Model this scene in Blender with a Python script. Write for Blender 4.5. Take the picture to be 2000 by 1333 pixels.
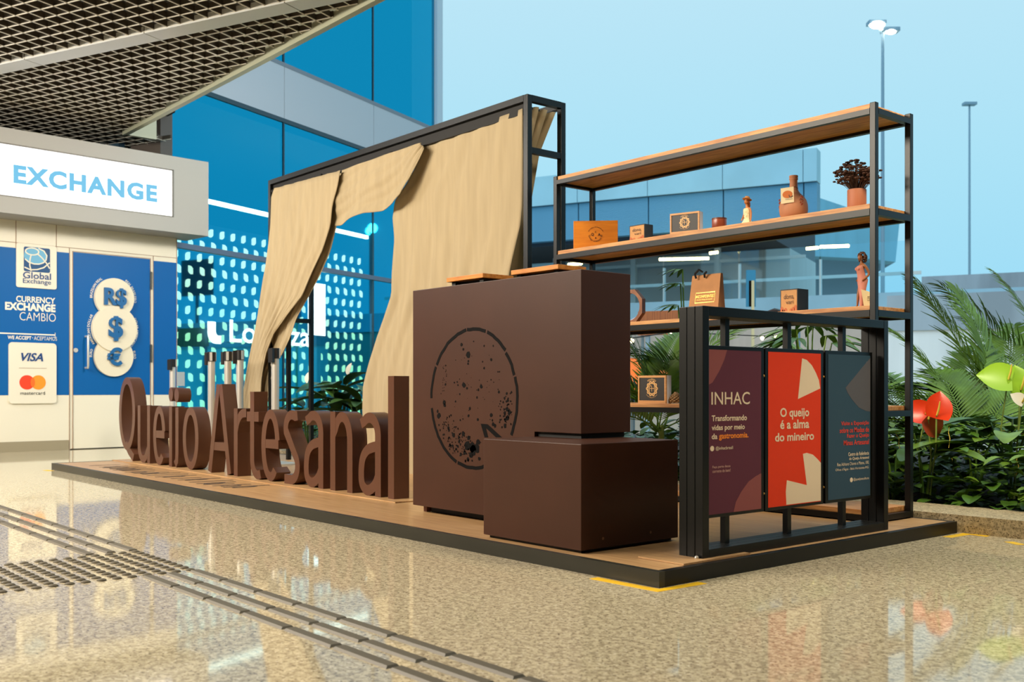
import bpy, bmesh, math, random
from mathutils import Vector, Matrix
R = math.radians
S = bpy.context.scene
for o in list(bpy.data.objects): bpy.data.objects.remove(o)
COL = S.collection
random.seed(7)

# ---------------------------------------------------------------- camera
F = 2006.0; HY = 762.0; CH = 0.70           # focal length in pixels, horizon row, eye height
c_, s_ = 0.6454, 0.7639                      # world X along the stand's front edge, Y away from the viewer
cam = bpy.data.cameras.new('camera'); co = bpy.data.objects.new('camera', cam); COL.objects.link(co)
co.location = (0, 0, CH); co.rotation_euler = (R(90), 0, math.atan2(s_, c_))
cam.sensor_width = 36; cam.lens = 36*F/2000; cam.shift_y = (HY-666.5)/2000
cam.clip_end = 500
cam.dof.use_dof = True; cam.dof.focus_distance = 5.2; cam.dof.aperture_fstop = 4.5
S.camera = co
# ---------------------------------------------------------------- sky, exposure
w = bpy.data.worlds.new('dusk_sky'); S.world = w; w.use_nodes = True
nt = w.node_tree; nt.nodes.clear()
tc = nt.nodes.new('ShaderNodeTexCoord'); sx = nt.nodes.new('ShaderNodeSeparateXYZ')
rp = nt.nodes.new('ShaderNodeValToRGB'); bg = nt.nodes.new('ShaderNodeBackground'); ou = nt.nodes.new('ShaderNodeOutputWorld')
nt.links.new(tc.outputs['Generated'], sx.inputs[0]); nt.links.new(sx.outputs[2], rp.inputs[0])
nt.links.new(rp.outputs[0], bg.inputs[0]); nt.links.new(bg.outputs[0], ou.inputs[0])
rp.color_ramp.elements[0].position = 0.0; rp.color_ramp.elements[0].color = (.30,.70,.93,1)
rp.color_ramp.elements[1].position = 0.42; rp.color_ramp.elements[1].color = (.53,.80,.93,1)
e = rp.color_ramp.elements.new(.2); e.color = (.41,.765,.93,1)
bg.inputs[1].default_value = 1.0
S.view_settings.view_transform = 'Standard'; S.view_settings.look = 'None'
S.view_settings.exposure = 0.0; S.view_settings.gamma = 1.0; S.view_settings.use_curve_mapping = False
S.cycles.max_bounces = 8; S.cycles.transparent_max_bounces = 16
# ---------------------------------------------------------------- hall lamps under the ceiling
def area(name, loc, tgt, sx_, sy_, power, col):
    l = bpy.data.lights.new(name, 'AREA'); l.shape = 'RECTANGLE'; l.size = sx_; l.size_y = sy_
    l.energy = power; l.color = col
    o = bpy.data.objects.new(name, l); COL.objects.link(o); o.location = loc
    o.rotation_euler = (Vector(tgt)-Vector(loc)).to_track_quat('-Z', 'Y').to_euler()
    return o
WARM = (1.0, .885, .72)
area('hall_lamp_one', (-7.2,-2.0,3.7), (-6.4,2.8,.5), 3.0, 1.0, 470, WARM)
area('hall_lamp_two', (-10.2,0.0,3.7), (-10.4,4.6,1.1), 3.0, 1.0, 205, (1.0,.93,.83))
area('hall_lamp_three', (-4.6,-1.6,3.7), (-4.0,2.4,0), 2.0, 1.0, 210, WARM)
area('hall_lamp_four', (-8.0,5.6,3.75), (-13.2,6.6,1.9), .8, .6, 150, (1.0,.93,.82))
area('hall_lamp_five', (-1.2,4.1,3.6), (-1.7,6.2,.3), 2.4, .4, 150, (1.0,.86,.62))
sn = bpy.data.lights.new('facade_fill_sun', 'SUN'); sn.energy = 1.5; sn.angle = R(60); sn.color = (.78,.92,1.0)  # added fill sun that brightens the buildings outside
so = bpy.data.objects.new('facade_fill_sun', sn); COL.objects.link(so); so.rotation_euler = Vector((-.12,.72,-.68)).to_track_quat('-Z','Y').to_euler()

# ---------------------------------------------------------------- pixel helpers (frame 2000x1333 -> metres)
def W(r, d): return (r*c_-d*s_, r*s_+d*c_)
def G(px, py, z=0.0):
    d = (CH-z)*F/(py-HY); return W((px-1000)/F*d, d)
def onY(px, py, Y):
    t = (px-1000)/F; d = Y/(t*s_+c_); x, y = W(t*d, d); return (x, Y, CH-(py-HY)*d/F)
def onX(px, py, X):
    t = (px-1000)/F; d = X/(t*c_-s_); x, y = W(t*d, d); return (X, y, CH-(py-HY)*d/F)
def at(px, py, d):
    x, y = W((px-1000)/F*d, d); return (x, y, CH-(py-HY)*d/F)
KO = W(-5.163, 12.0); KROT = math.atan2(.9964, -.0838)
TO = W(-4.37, 13.4); TROT = math.atan2(.9227, -.3856)
def onP(px, py, p0, k, off):
    n = (k[1], -k[0]); a = (p0[0]+n[0]*off, p0[1]+n[1]*off); t = (px-1000)/F
    q = (t*a[1]-a[0])/(k[0]-t*k[1]); d = a[1]+k[1]*q
    return q, CH-(py-HY)*d/F
def onK(px, py, off=0): return onP(px, py, (-5.163, 12.0), (.7071, .7071), off)
def onT(px, py, off=0): return onP(px, py, (-4.37, 13.4), (.456, .890), off)

# ---------------------------------------------------------------- materials
def lin(c):
    return tuple(((v/255)/12.92 if v/255 <= .04045 else ((v/255+.055)/1.055)**2.4) for v in c)+(1,)
MATS = {}
def mat(name, rgb, rough=.5, metal=0, emit=0, var=0, vs=8, spec=.5, bump=0, stretch=None, col2=None, srgb=True):
    if name in MATS: return MATS[name]
    m = bpy.data.materials.new(name); m.use_nodes = True; n = m.node_tree.nodes; L = m.node_tree.links
    b = n['Principled BSDF']; c = lin(rgb) if srgb else tuple(rgb)+(1,)
    b.inputs['Base Color'].default_value = c; b.inputs['Roughness'].default_value = rough
    b.inputs['Metallic'].default_value = metal; b.inputs['Specular IOR Level'].default_value = spec
    if emit:
        b.inputs['Emission Color'].default_value = c; b.inputs['Emission Strength'].default_value = emit
    if var or bump:
        t = n.new('ShaderNodeTexCoord'); mp = n.new('ShaderNodeMapping'); no = n.new('ShaderNodeTexNoise')
        no.inputs['Scale'].default_value = vs; no.inputs['Detail'].default_value = 6
        if stretch: mp.inputs['Scale'].default_value = stretch
        L.new(t.outputs['Object'], mp.inputs[0]); L.new(mp.outputs[0], no.inputs['Vector'])
        if var:
            mx = n.new('ShaderNodeMix'); mx.data_type = 'RGBA'
            k = col2 and lin(col2) or tuple(v*(1-var) for v in c[:3])+(1,)
            cr = n.new('ShaderNodeMapRange'); cr.inputs[1].default_value = .35; cr.inputs[2].default_value = .65
            L.new(no.outputs[0], cr.inputs[0]); L.new(cr.outputs[0], mx.inputs[0])
            mx.inputs[6].default_value = c; mx.inputs[7].default_value = k
            L.new(mx.outputs[2], b.inputs['Base Color'])
        if bump:
            bp = n.new('ShaderNodeBump'); bp.inputs['Strength'].default_value = bump; bp.inputs['Distance'].default_value = .01
            L.new(no.outputs[0], bp.inputs['Height']); L.new(bp.outputs[0], b.inputs['Normal'])
    MATS[name] = m; return m
def emis(name, rgb, st, srgb=True):
    if name in MATS: return MATS[name]
    m = bpy.data.materials.new(name); m.use_nodes = True; n = m.node_tree.nodes; n.clear()
    e = n.new('ShaderNodeEmission'); o = n.new('ShaderNodeOutputMaterial')
    e.inputs[0].default_value = lin(rgb) if srgb else tuple(rgb)+(1,); e.inputs[1].default_value = st
    m.node_tree.links.new(e.outputs[0], o.inputs[0]); MATS[name] = m; return m
def granite(name, base, dark, light, rough, scale=1.0):
    m = bpy.data.materials.new(name); m.use_nodes = True; n = m.node_tree.nodes; L = m.node_tree.links
    b = n['Principled BSDF']; b.inputs['Roughness'].default_value = rough; b.inputs['Specular IOR Level'].default_value = .24
    t = n.new('ShaderNodeTexCoord')
    def noise(sc, det=3):
        q = n.new('ShaderNodeTexNoise'); q.inputs['Scale'].default_value = sc*scale; q.inputs['Detail'].default_value = det
        L.new(t.outputs['Object'], q.inputs['Vector']); return q
    def ramp(src, a, bb):
        q = n.new('ShaderNodeMapRange'); q.inputs[1].default_value = a; q.inputs[2].default_value = bb
        L.new(src, q.inputs[0]); return q
    def mix(f, A, B):
        q = n.new('ShaderNodeMix'); q.data_type = 'RGBA'; L.new(f, q.inputs[0])
        for i, v in ((6, A), (7, B)):
            if isinstance(v, tuple): q.inputs[i].default_value = v
            else: L.new(v, q.inputs[i])
        return q.outputs[2]
    big = ramp(noise(45).outputs[0], .42, .62); fine = ramp(noise(110).outputs[0], .56, .66); lt = ramp(noise(75).outputs[0], .58, .7)
    c = mix(big.outputs[0], lin(base), tuple(.5*(x+y) for x, y in zip(lin(base), lin(dark))))
    c = mix(lt.outputs[0], c, lin(light)); c = mix(fine.outputs[0], c, lin(dark))
    if name == 'polished_granite':                       # thin joints of the slabs, 1 m apart
        sp = n.new('ShaderNodeSeparateXYZ'); L.new(t.outputs['Object'], sp.inputs[0]); fs = []
        for i in (0, 1):
            fr = n.new('ShaderNodeMath'); fr.operation = 'PINGPONG'; fr.inputs[1].default_value = .6
            L.new(sp.outputs[i], fr.inputs[0])
            lt_ = n.new('ShaderNodeMath'); lt_.operation = 'LESS_THAN'; lt_.inputs[1].default_value = .0012
            L.new(fr.outputs[0], lt_.inputs[0]); fs.append(lt_)
        mxm = n.new('ShaderNodeMath'); mxm.operation = 'MAXIMUM'; L.new(fs[0].outputs[0], mxm.inputs[0]); L.new(fs[1].outputs[0], mxm.inputs[1])
        mm = n.new('ShaderNodeMath'); mm.operation = 'MULTIPLY'; mm.inputs[1].default_value = .35; L.new(mxm.outputs[0], mm.inputs[0])
        c = mix(mm.outputs[0], c, lin((70,60,50)))
    L.new(c, b.inputs['Base Color']); MATS[name] = m; return m
def wood(name, a, b_, rough=.45, stretch=(1.5, 26, 26), plank=None):
    m = mat(name, a, rough, var=1, vs=2.2, stretch=stretch, col2=b_)
    return m
M_floor = granite('polished_granite', (208,196,166), (104,90,70), (232,222,198), .05)
M_kerb = granite('kerb_granite', (204,186,150), (84,68,46), (200,184,150), .5, 1.2)
M_brown = mat('brown_lacquer', (66,36,22), .42, var=.13, vs=3, spec=.35)
M_letter = mat('chocolate_lacquer', (90,57,41), .33, var=.12, vs=4, spec=.4)
M_black = mat('black_print', (6,5,5), .7, spec=.1)
M_recess = mat('black_plinth', (18,16,15), .7)
M_steel = mat('black_steel', (11,12,12), .36, spec=.34, var=.15, vs=12)
M_edge = mat('grey_steel_edge', (48,47,40), .38, spec=.5, var=.2, vs=5, stretch=(.5,4,4))
M_deck = wood('laminate_deck', (198,160,114), (176,136,94), .33)
M_pine = wood('pine_board', (214,156,92), (172,112,60), .5, (2.5, 30, 30))
M_pinedge = wood('pine_end', (196,142,92), (150,100,62), .55, (30, 3, 30))
M_oak = wood('honey_board', (212,138,50), (178,104,30), .45, (3, 20, 20))
M_cloth = mat('cream_muslin', (178,161,130), .9, var=.10, vs=3, stretch=(6,6,.6), spec=.1, bump=.15)
M_cream = mat('cream_panel', (226,220,202), .45)
M_fascia = mat('grey_fascia', (156,155,150), .5)
M_blue = mat('booth_blue', (0,90,160), .45, spec=.25)
M_coinblue = mat('symbol_blue', (14,92,150), .4)
M_seam = mat('seam_brown', (150,118,88), .6)
M_white = mat('white_vinyl', (236,230,214), .5)
M_navy = mat('navy_print', (20,62,120), .5)
M_chrome = mat('brushed_chrome', (214,210,202), .35, .55)
M_leafA = mat('leaf_dark', (74,112,32), .38, var=.45, vs=9, spec=.5)
M_leafB = mat('leaf_mid', (108,142,40), .4, var=.4, vs=9)
M_leafC = mat('leaf_bright', (128,170,48), .4, var=.25, vs=9)
M_palm = mat('palm_green', (104,140,44), .45, var=.4, vs=6)
M_palm2 = mat('palm_yellowing', (186,168,66), .5, var=.35, vs=6)
M_stem = mat('stem_green', (120,140,60), .5)
M_red = mat('anthurium_red', (232,62,22), .28, var=.15, vs=10)
M_spadix = mat('spadix_yellow', (236,206,90), .5)
M_terra = mat('terracotta', (184,124,88), .7, var=.1, vs=10)
M_conc = mat('weathered_concrete', (226,230,234), .85, var=.35, vs=.7, stretch=(1,1,.15))
M_concd = mat('dark_concrete', (166,180,194), .9, var=.4, vs=.8, stretch=(1,1,.15))
M_soil = mat('planter_soil', (46,36,24), .95, var=.4, vs=20)

# ---------------------------------------------------------------- mesh builder
class MB:
    def __init__(s): s.v = []; s.f = []
    def add(s, vs, fs):
        o = len(s.v); s.v += [tuple(p) for p in vs]; s.f += [tuple(i+o for i in q) for q in fs]; return s
    def box(s, x0, x1, y0, y1, z0, z1):
        return s.add([(x0,y0,z0),(x1,y0,z0),(x1,y1,z0),(x0,y1,z0),(x0,y0,z1),(x1,y0,z1),(x1,y1,z1),(x0,y1,z1)],
                     [(3,2,1,0),(4,5,6,7),(0,1,5,4),(1,2,6,5),(2,3,7,6),(3,0,4,7)])
    def tube(s, pts, r, n=8, caps=True):
        P = [Vector(p) for p in pts]; rs = r if isinstance(r, (list, tuple)) else [r]*len(P); rings = []; up = None
        for i, p in enumerate(P):
            t = (P[min(i+1, len(P)-1)]-P[max(i-1, 0)]).normalized()
            if up is None:
                up = Vector((0,0,1)) if abs(t.z) < .9 else Vector((1,0,0))
            a = t.cross(up).normalized(); b = a.cross(t).normalized(); up = b
            rings.append([p+(a*math.cos(2*math.pi*k/n)+b*math.sin(2*math.pi*k/n))*rs[i] for k in range(n)])
        vs = [q for rg in rings for q in rg]; fs = []
        for i in range(len(P)-1):
            for k in range(n):
                fs.append((i*n+k, i*n+(k+1) % n, (i+1)*n+(k+1) % n, (i+1)*n+k))
        if caps: fs += [tuple(range(n-1, -1, -1)), tuple((len(P)-1)*n+k for k in range(n))]
        return s.add(vs, fs)
    def lathe(s, prof, cx=0, cy=0, n=24, sy=1.0):
        vs = [(cx+r*math.cos(2*math.pi*k/n), cy+sy*r*math.sin(2*math.pi*k/n), z) for r, z in prof for k in range(n)]
        fs = [(i*n+k, i*n+(k+1) % n, (i+1)*n+(k+1) % n, (i+1)*n+k) for i in range(len(prof)-1) for k in range(n)]
        fs += [tuple(range(n-1, -1, -1)), tuple((len(prof)-1)*n+k for k in range(n))]
        return s.add(vs, fs)
    def prism(s, pts, o, ux, uy, dz):
        """polygon pts (2d) in frame o, ux, uy, extruded by vector dz"""
        o, ux, uy, dz = Vector(o), Vector(ux), Vector(uy), Vector(dz); n = len(pts)
        a = [o+ux*p[0]+uy*p[1] for p in pts]; b = [p+dz for p in a]
        return s.add(a+b, [tuple(range(n)), tuple(range(2*n-1, n-1, -1))]+[(i, i+n, (i+1) % n+n, (i+1) % n) for i in range(n)])
    def sphere(s, c, r, n=10, m=7, sc=(1,1,1)):
        vs = []; fs = []
        for i in range(m+1):
            th = math.pi*i/m
            for k in range(n):
                ph = 2*math.pi*k/n
                vs.append((c[0]+sc[0]*r*math.sin(th)*math.cos(ph), c[1]+sc[1]*r*math.sin(th)*math.sin(ph), c[2]-sc[2]*r*math.cos(th)))
        for i in range(m):
            for k in range(n): fs.append((i*n+k, i*n+(k+1) % n, (i+1)*n+(k+1) % n, (i+1)*n+k))
        return s.add(vs, fs)
    def build(s, name, m, parent=None, smooth=False, bevel=0, fix=True):
        me = bpy.data.meshes.new(name); me.from_pydata(s.v, [], s.f)
        bm = bmesh.new(); bm.from_mesh(me)
        if bevel:
            bmesh.ops.bevel(bm, geom=bm.edges[:], offset=bevel, segments=2, profile=.6, affect='EDGES', clamp_overlap=True)
        if fix:
            bmesh.ops.remove_doubles(bm, verts=bm.verts[:], dist=1e-6)
            bmesh.ops.recalc_face_normals(bm, faces=bm.faces[:])
        bm.to_mesh(me); bm.free()
        if smooth:
            for p in me.polygons: p.use_smooth = True
            try: me.set_sharp_from_angle(angle=R(42))
            except Exception: pass
        me.materials.append(m)
        o = bpy.data.objects.new(name, me); COL.objects.link(o)
        if parent: o.parent = parent
        return o
def BX(*a): return MB().box(*a)
def tag(o, label, cat, group=None):
    o['label'] = label; o['category'] = cat
    if group: o['group'] = group
    return o
def thing(name, label, cat, loc=(0,0,0), rz=0, group=None):
    o = bpy.data.objects.new(name, None); COL.objects.link(o); o.location = loc; o.rotation_euler = (0,0,rz)
    o.empty_display_size = .1
    return tag(o, label, cat, group)
def struct(o): o['kind'] = 'structure'; return o
def copy_tree(o, parent=None):
    c = o.copy(); COL.objects.link(c)
    if parent: c.parent = parent
    for ch in list(o.children): copy_tree(ch, c)
    return c
def circle(cx, cy, r, n=48, ry=None):
    ry = ry or r; return [(cx+r*math.cos(2*math.pi*k/n), cy+ry*math.sin(2*math.pi*k/n)) for k in range(n)]
def rrect(x0, x1, y0, y1, r, n=6):
    P = []
    for cx, cy, a in ((x1-r,y0+r,-90),(x1-r,y1-r,0),(x0+r,y1-r,90),(x0+r,y0+r,180)):
        P += [(cx+r*math.cos(R(a+90*k/n)), cy+r*math.sin(R(a+90*k/n))) for k in range(n+1)]
    return P
def ribbon(pts, w, closed=False):
    """2d stroke outline pieces: list of quads"""
    P = [Vector((p[0], p[1])) for p in pts]; n = len(P); Lp = []; Rp = []
    for i in range(n):
        if closed: a, b = P[(i-1) % n], P[(i+1) % n]
        else: a, b = P[max(i-1, 0)], P[min(i+1, n-1)]
        t = (b-a).normalized(); q = Vector((-t.y, t.x)); k = 1.0
        if 0 < i < n-1 or closed:
            u = (P[i]-P[(i-1) % n]).normalized(); k = 1/max(.5, abs(u.dot(t)))
        Lp.append(P[i]+q*w/2*k); Rp.append(P[i]-q*w/2*k)
    return Lp, Rp
def stroke(mb, pts, w, o, ux, uy, dz, closed=False):
    o, ux, uy, dz = Vector(o), Vector(ux), Vector(uy), Vector(dz); Lp, Rp = ribbon(pts, w, closed); n = len(Lp)
    g = lambda p, e: o+ux*p.x+uy*p.y+dz*e
    vs = [g(p, 0) for p in Lp]+[g(p, 0) for p in Rp]+[g(p, 1) for p in Lp]+[g(p, 1) for p in Rp]; fs = []
    for i in range(n if closed else n-1):
        j = (i+1) % n
        fs += [(i, j, n+j, n+i), (2*n+i, 3*n+i, 3*n+j, 2*n+j), (i, 2*n+i, 2*n+j, j), (n+i, n+j, 3*n+j, 3*n+i)]
    if not closed: fs += [(0, n, 3*n, 2*n), (n-1, 3*n-1, 4*n-1, 2*n-1)]
    mb.add(vs, fs)
def arc(cx, cy, rx, ry, a0, a1, n=14): return [(cx+rx*math.cos(R(a0+(a1-a0)*k/n)), cy+ry*math.sin(R(a0+(a1-a0)*k/n))) for k in range(n+1)]

# text: flat lettering cut from the built-in face, laid in a frame (o, ux, uy), raised by ext
def text_mesh(s, bold=0.0, spacing=1.0):
    cu = bpy.data.curves.new('lettering', 'FONT'); cu.body = s; cu.size = 1; cu.offset = bold; cu.space_character = spacing
    cu.resolution_u = 3; ob = bpy.data.objects.new('lettering', cu); COL.objects.link(ob)
    dg = bpy.context.evaluated_depsgraph_get(); me = bpy.data.meshes.new_from_object(ob.evaluated_get(dg))
    V = [v.co.copy() for v in me.vertices]; Fc = [tuple(p.vertices) for p in me.polygons]
    bpy.data.objects.remove(ob); bpy.data.curves.remove(cu); bpy.data.meshes.remove(me); return V, Fc
def txt(name, s, m, parent, o, ux, uy, w=None, h=None, anchor='l', bold=0.0, ext=.002, shear=0, bend=None, spacing=1.0):
    V, Fc = text_mesh(s, bold, spacing)
    x0 = min(v.x for v in V); x1 = max(v.x for v in V); y0 = min(v.y for v in V); y1 = max(v.y for v in V)
    if any(ch in s for ch in 'gjpqyQç,') and h: pass
    sy = h/(y1-y0) if h else w/(x1-x0)
    sx = w/(x1-x0) if w else sy
    o, ux, uy = Vector(o), Vector(ux), Vector(uy); nz = ux.cross(uy); out = []
    ww = (x1-x0)*sx; ax = {'l': 0, 'c': -ww/2, 'r': -ww}[anchor]
    for v in V:
        x = (v.x-x0)*sx+ax; y = (v.y-y0)*sy; x += shear*y
        if bend:                                        # bend = (radius, mid angle in degrees, reading direction)
            rr, am, dr = bend; a = R(am)-dr*x/rr; q = rr+dr*y
            x, y = q*math.cos(a), q*math.sin(a)
        out.append(o+ux*x+uy*y+nz*ext)
    mb = MB(); mb.add(out, Fc); return mb.build(name, m, parent, fix=False)

# ================================================================ the setting
struct(BX(-60,60,-9,70,-.2,0).build('floor', M_floor))
TG = Vector((-.3856,.9227,0)); TN = Vector((.9227,.3856,0))
def tower_xy(q, off=0): return (TO[0]+TG.x*q+TN.x*off, TO[1]+TG.y*q+TN.y*off)
# ceiling: egg-crate lattice in white slats below a dark slab; its edge runs along Y = 4.47
CZ = 3.84; EY = 4.47
slab = BX(-22, 5, -9, EY-.02, CZ+.35, CZ+.55)
slab.box(-22, -12.6, EY-.02, 5.1, CZ+.35, CZ+.55)
struct(slab.build('ceiling', mat('ceiling_void', (30,26,22), .9)))
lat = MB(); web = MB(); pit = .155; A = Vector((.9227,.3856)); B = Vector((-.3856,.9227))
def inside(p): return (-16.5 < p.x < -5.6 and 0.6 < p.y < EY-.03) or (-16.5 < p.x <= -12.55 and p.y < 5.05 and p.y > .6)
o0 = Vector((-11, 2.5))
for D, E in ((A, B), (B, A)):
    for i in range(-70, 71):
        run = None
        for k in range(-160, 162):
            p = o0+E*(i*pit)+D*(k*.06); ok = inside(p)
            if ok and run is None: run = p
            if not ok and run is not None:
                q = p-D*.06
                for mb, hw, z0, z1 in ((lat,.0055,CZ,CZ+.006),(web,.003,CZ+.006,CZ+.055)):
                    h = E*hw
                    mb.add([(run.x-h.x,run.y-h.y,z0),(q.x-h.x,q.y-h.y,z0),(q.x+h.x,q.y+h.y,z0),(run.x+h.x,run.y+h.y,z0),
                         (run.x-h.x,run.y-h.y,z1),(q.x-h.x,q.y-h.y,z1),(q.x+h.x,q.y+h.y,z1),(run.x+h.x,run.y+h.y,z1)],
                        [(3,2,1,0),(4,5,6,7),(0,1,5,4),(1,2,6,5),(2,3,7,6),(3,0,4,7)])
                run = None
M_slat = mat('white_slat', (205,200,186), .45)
lt_ = struct(lat.build('ceiling_lattice', M_slat, fix=False)); struct(web.build('lattice_web', mat('shaded_slat_web', (70,62,52), .7), lt_, fix=False))  # webs coloured dark to stand in for shade on the slat sides
bm_ = MB()
for off in (0, -2.6):
    p = Vector((-9.0, 3.44))+B*off
    for k in range(-4, 3):
        a = p+A*(k*1.56+.006); b = p+A*((k+1)*1.56-.006); h = B*.10
        if not (inside(a) or inside(b)): continue
        if not inside(b+h*1.2): b = p+A*((EY-.05-p.y-abs(h.y))/A.y)
        bm_.prism([(0,0),(1,0),(1,1),(0,1)], (a.x-h.x, a.y-h.y, CZ-.012), (b.x-a.x,b.y-a.y,0), (2*h.x,2*h.y,0), (0,0,.06))
struct(bm_.build('trim_1', mat('grey_white_beam', (190,192,190), .35)))
edge = BX(-12.6, 5, EY-.03, EY+.03, CZ-.04, CZ+.5)
edge.box(-12.6, -12.54, EY, 4.84, CZ-.04, CZ+.5)
struct(edge.build('trim_2', mat('edge_trim', (170,172,150), .4)))
# hall shell behind the viewer, with an added light-blocking wall at right
M_hall = mat('hall_wall', (150,136,112), .8)
struct(BX(-22,5,-9.2,-9,0,4.4).build('wall_back', M_hall))
struct(BX(1.2,1.4,-9,9.6,0,4.4).build('blocker_wall_right', mat('dark_blocker_wall', (26,23,22), .8)))  # unseen wall added to darken right-facing faces and block sky reflections
struct(BX(-22.2,-22,-9,7.5,0,4.4).build('wall_left', M_hall))

# ---------------------------------------------------------------- glass tower with a lobby behind it
def glass_mat():
    m = bpy.data.materials.new('blue_facade_glass'); m.use_nodes = True; n = m.node_tree.nodes; n.clear(); L = m.node_tree.links
    g = n.new('ShaderNodeBsdfGlossy'); g.inputs['Color'].default_value = (.012,.44,.72,1); g.inputs['Roughness'].default_value = .02
    t = n.new('ShaderNodeBsdfTransparent'); t.inputs[0].default_value = (.62,.92,.88,1)
    mx = n.new('ShaderNodeMixShader'); mx.inputs[0].default_value = .30; o = n.new('ShaderNodeOutputMaterial')
    L.new(g.outputs[0], mx.inputs[1]); L.new(t.outputs[0], mx.inputs[2]); L.new(mx.outputs[0], o.inputs[0]); return m
M_glass = glass_mat()
tw = thing('glass_tower', 'tall blue glass office tower with a pale grey band behind the booth', 'building', (TO[0],TO[1],0), TROT)
vm = [-.15, 2.12, 4.43, 6.42]
for a, b in zip(vm, vm[1:]):
    for z0, z1 in ((.1,2.56),(2.62,4.69),(5.56,9.5)):
        MB().add([(a+.012,0,z0),(b-.012,0,z0),(b-.012,0,z1),(a+.012,0,z1)], [(0,1,2,3)]).build('glass_pane', M_glass, tw)
M_mul = mat('grey_mullion', (120,128,140), .4); M_mulb = mat('dark_mullion', (40,62,76), .4)
bandp = MB()
for a, b in zip(vm, vm[1:]): bandp.box(a+.006,b-.006,-.02,.05,4.74,5.51)
bandp.build('spandrel_panel', mat('pale_spandrel', (186,192,202), .5), tw)
BX(-.15,6.42,-.025,.06,5.51,5.57).build('rail', M_mul, tw); BX(-.15,6.42,-.025,.06,4.68,4.74).build('rail', M_mulb, tw)
BX(-.15,6.42,-.04,.06,2.555,2.625).build('rail', mat('low_rail', (96,112,136), .4), tw)
BX(-.15,6.42,-.04,.06,0,.1).build('sill', M_mulb, tw)
for q in vm[1:3]:
    v = BX(q-.012,q+.012,-.015,.05,5.57,9.5); v.box(q-.012,q+.012,-.015,.05,2.625,4.68); v.box(q-.012,q+.012,-.015,.05,.1,2.555)
    v.build('mullion', M_mulb, tw)
BX(6.42,6.62,-.06,.5,0,9.5).build('corner_column', mat('white_corner', (196,210,224), .5), tw)
BX(-.40,-.20,-.12,.4,0,9.5).build('column', mat('bronze_column', (84,76,70), .5), tw)
BX(-.20,-.15,-.03,.4,0,9.5).build('column', M_mul, tw)
M_dk = mat('lobby_dark', (24,60,80), .8)
shell = BX(-.6,6.6,6,6.1,0,9.6); shell.box(-.6,-.5,.4,6,0,9.6); shell.box(6.5,6.6,.5,6,0,9.6); shell.box(-.6,6.6,0.1,6,9.5,9.6); shell.box(-.6,6.6,.1,6,4.6,4.7)
shell.build('lobby_shell', M_dk, tw)
# perforated lit screen inside
M_cell = None
def cellmat():
    m = bpy.data.materials.new('lit_leaf_cells'); m.use_nodes = True; n = m.node_tree.nodes; n.clear(); L = m.node_tree.links
    t = n.new('ShaderNodeTexCoord'); sp = n.new('ShaderNodeSeparateXYZ'); r = n.new('ShaderNodeValToRGB'); e = n.new('ShaderNodeEmission'); o = n.new('ShaderNodeOutputMaterial')
    no = n.new('ShaderNodeTexNoise'); no.inputs['Scale'].default_value = 2.3
    L.new(t.outputs['Object'], sp.inputs[0]); L.new(t.outputs['Object'], no.inputs['Vector'])
    ma = n.new('ShaderNodeMath'); ma.operation = 'MULTIPLY_ADD'; ma.inputs[1].default_value = .22; L.new(sp.outputs[2], ma.inputs[0]); 
    mb = n.new('ShaderNodeMath'); mb.operation = 'MULTIPLY_ADD'; mb.inputs[1].default_value = .7; mb.inputs[2].default_value = -.22; L.new(no.outputs[0], mb.inputs[0]); L.new(mb.outputs[0], ma.inputs[2])
    r.color_ramp.elements[0].color = (.16,.80,.26,1); r.color_ramp.elements[1].color = (.80,1,.86,1); r.color_ramp.elements[1].position = .75
    L.new(ma.outputs[0], r.inputs[0]); L.new(r.outputs[0], e.inputs[0]); e.inputs[1].default_value = 3.6
    L.new(e.outputs[0], o.inputs[0]); return m
sc = thing('leaf_screen', 'dark screen of small glowing green and white leaf shaped cut-outs behind glass', 'screen', (TO[0],TO[1],0), TROT)
BX(1.3,6.28,1.52,1.58,0,3.28).build('board', mat('screen_board', (8,70,98), .7), sc)
cells = MB(); row = 0; z = 3.145
while z > .2:
    flip = row % 2; q = 6.14-(.0 if not flip else -.0)
    q0 = 6.14 if not flip else 6.20
    k = 0
    while q0-k*.246 > 1.4:
        x = q0-k*.246; a, b = .052, .064
        P = [(-a,-b*.95),(-a,b*.42),(-a*.6,b*.8),(0,b),(a,b*1.05),(a,-b*.35),(a*.6,-b*.75),(0,-b)]
        if flip: P = [(-u, v) for u, v in P][::-1]
        cells.add([(x+u,1.505,z+v) for u, v in P], [tuple(range(8))]); k += 1
    z -= .205; row += 1
cells.build('leaf_cells', cellmat(), sc)
lo = thing('rental_sign', 'white glowing lettering of a rental desk in front of the leaf screen', 'sign', (TO[0],TO[1],0), TROT)
M_logo = emis('white_sign_letters', (255,255,255), 7)
q0, zb = onT(447,668,-1.4); q1, _ = onT(604,675,-1.4)
txt('lettering', 'Localiza', M_logo, lo, (q0,1.395,1.455), (1,0,0), (0,0,1), w=q1-q0, h=.36, bold=.012, ext=.01)
p0, _ = onT(408,650,-1.4); p1, _ = onT(432,650,-1.4)
ic = [(p0,1.76),(p0,1.60)]+arc(p0+.17,1.60,.17,.18,180,270,8)+[(p1,1.42),(p1,1.55)]+arc(p0+.2,1.63,.05,.08,270,180,6)+[(p0+.15,1.76)]
MB().prism(ic, (0,1.4,0), (1,0,0), (0,0,1), (0,.03,0)).build('emblem', M_logo, lo)
led = BX(2.1,6.35,1.44,1.50,3.60,3.66)
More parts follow.
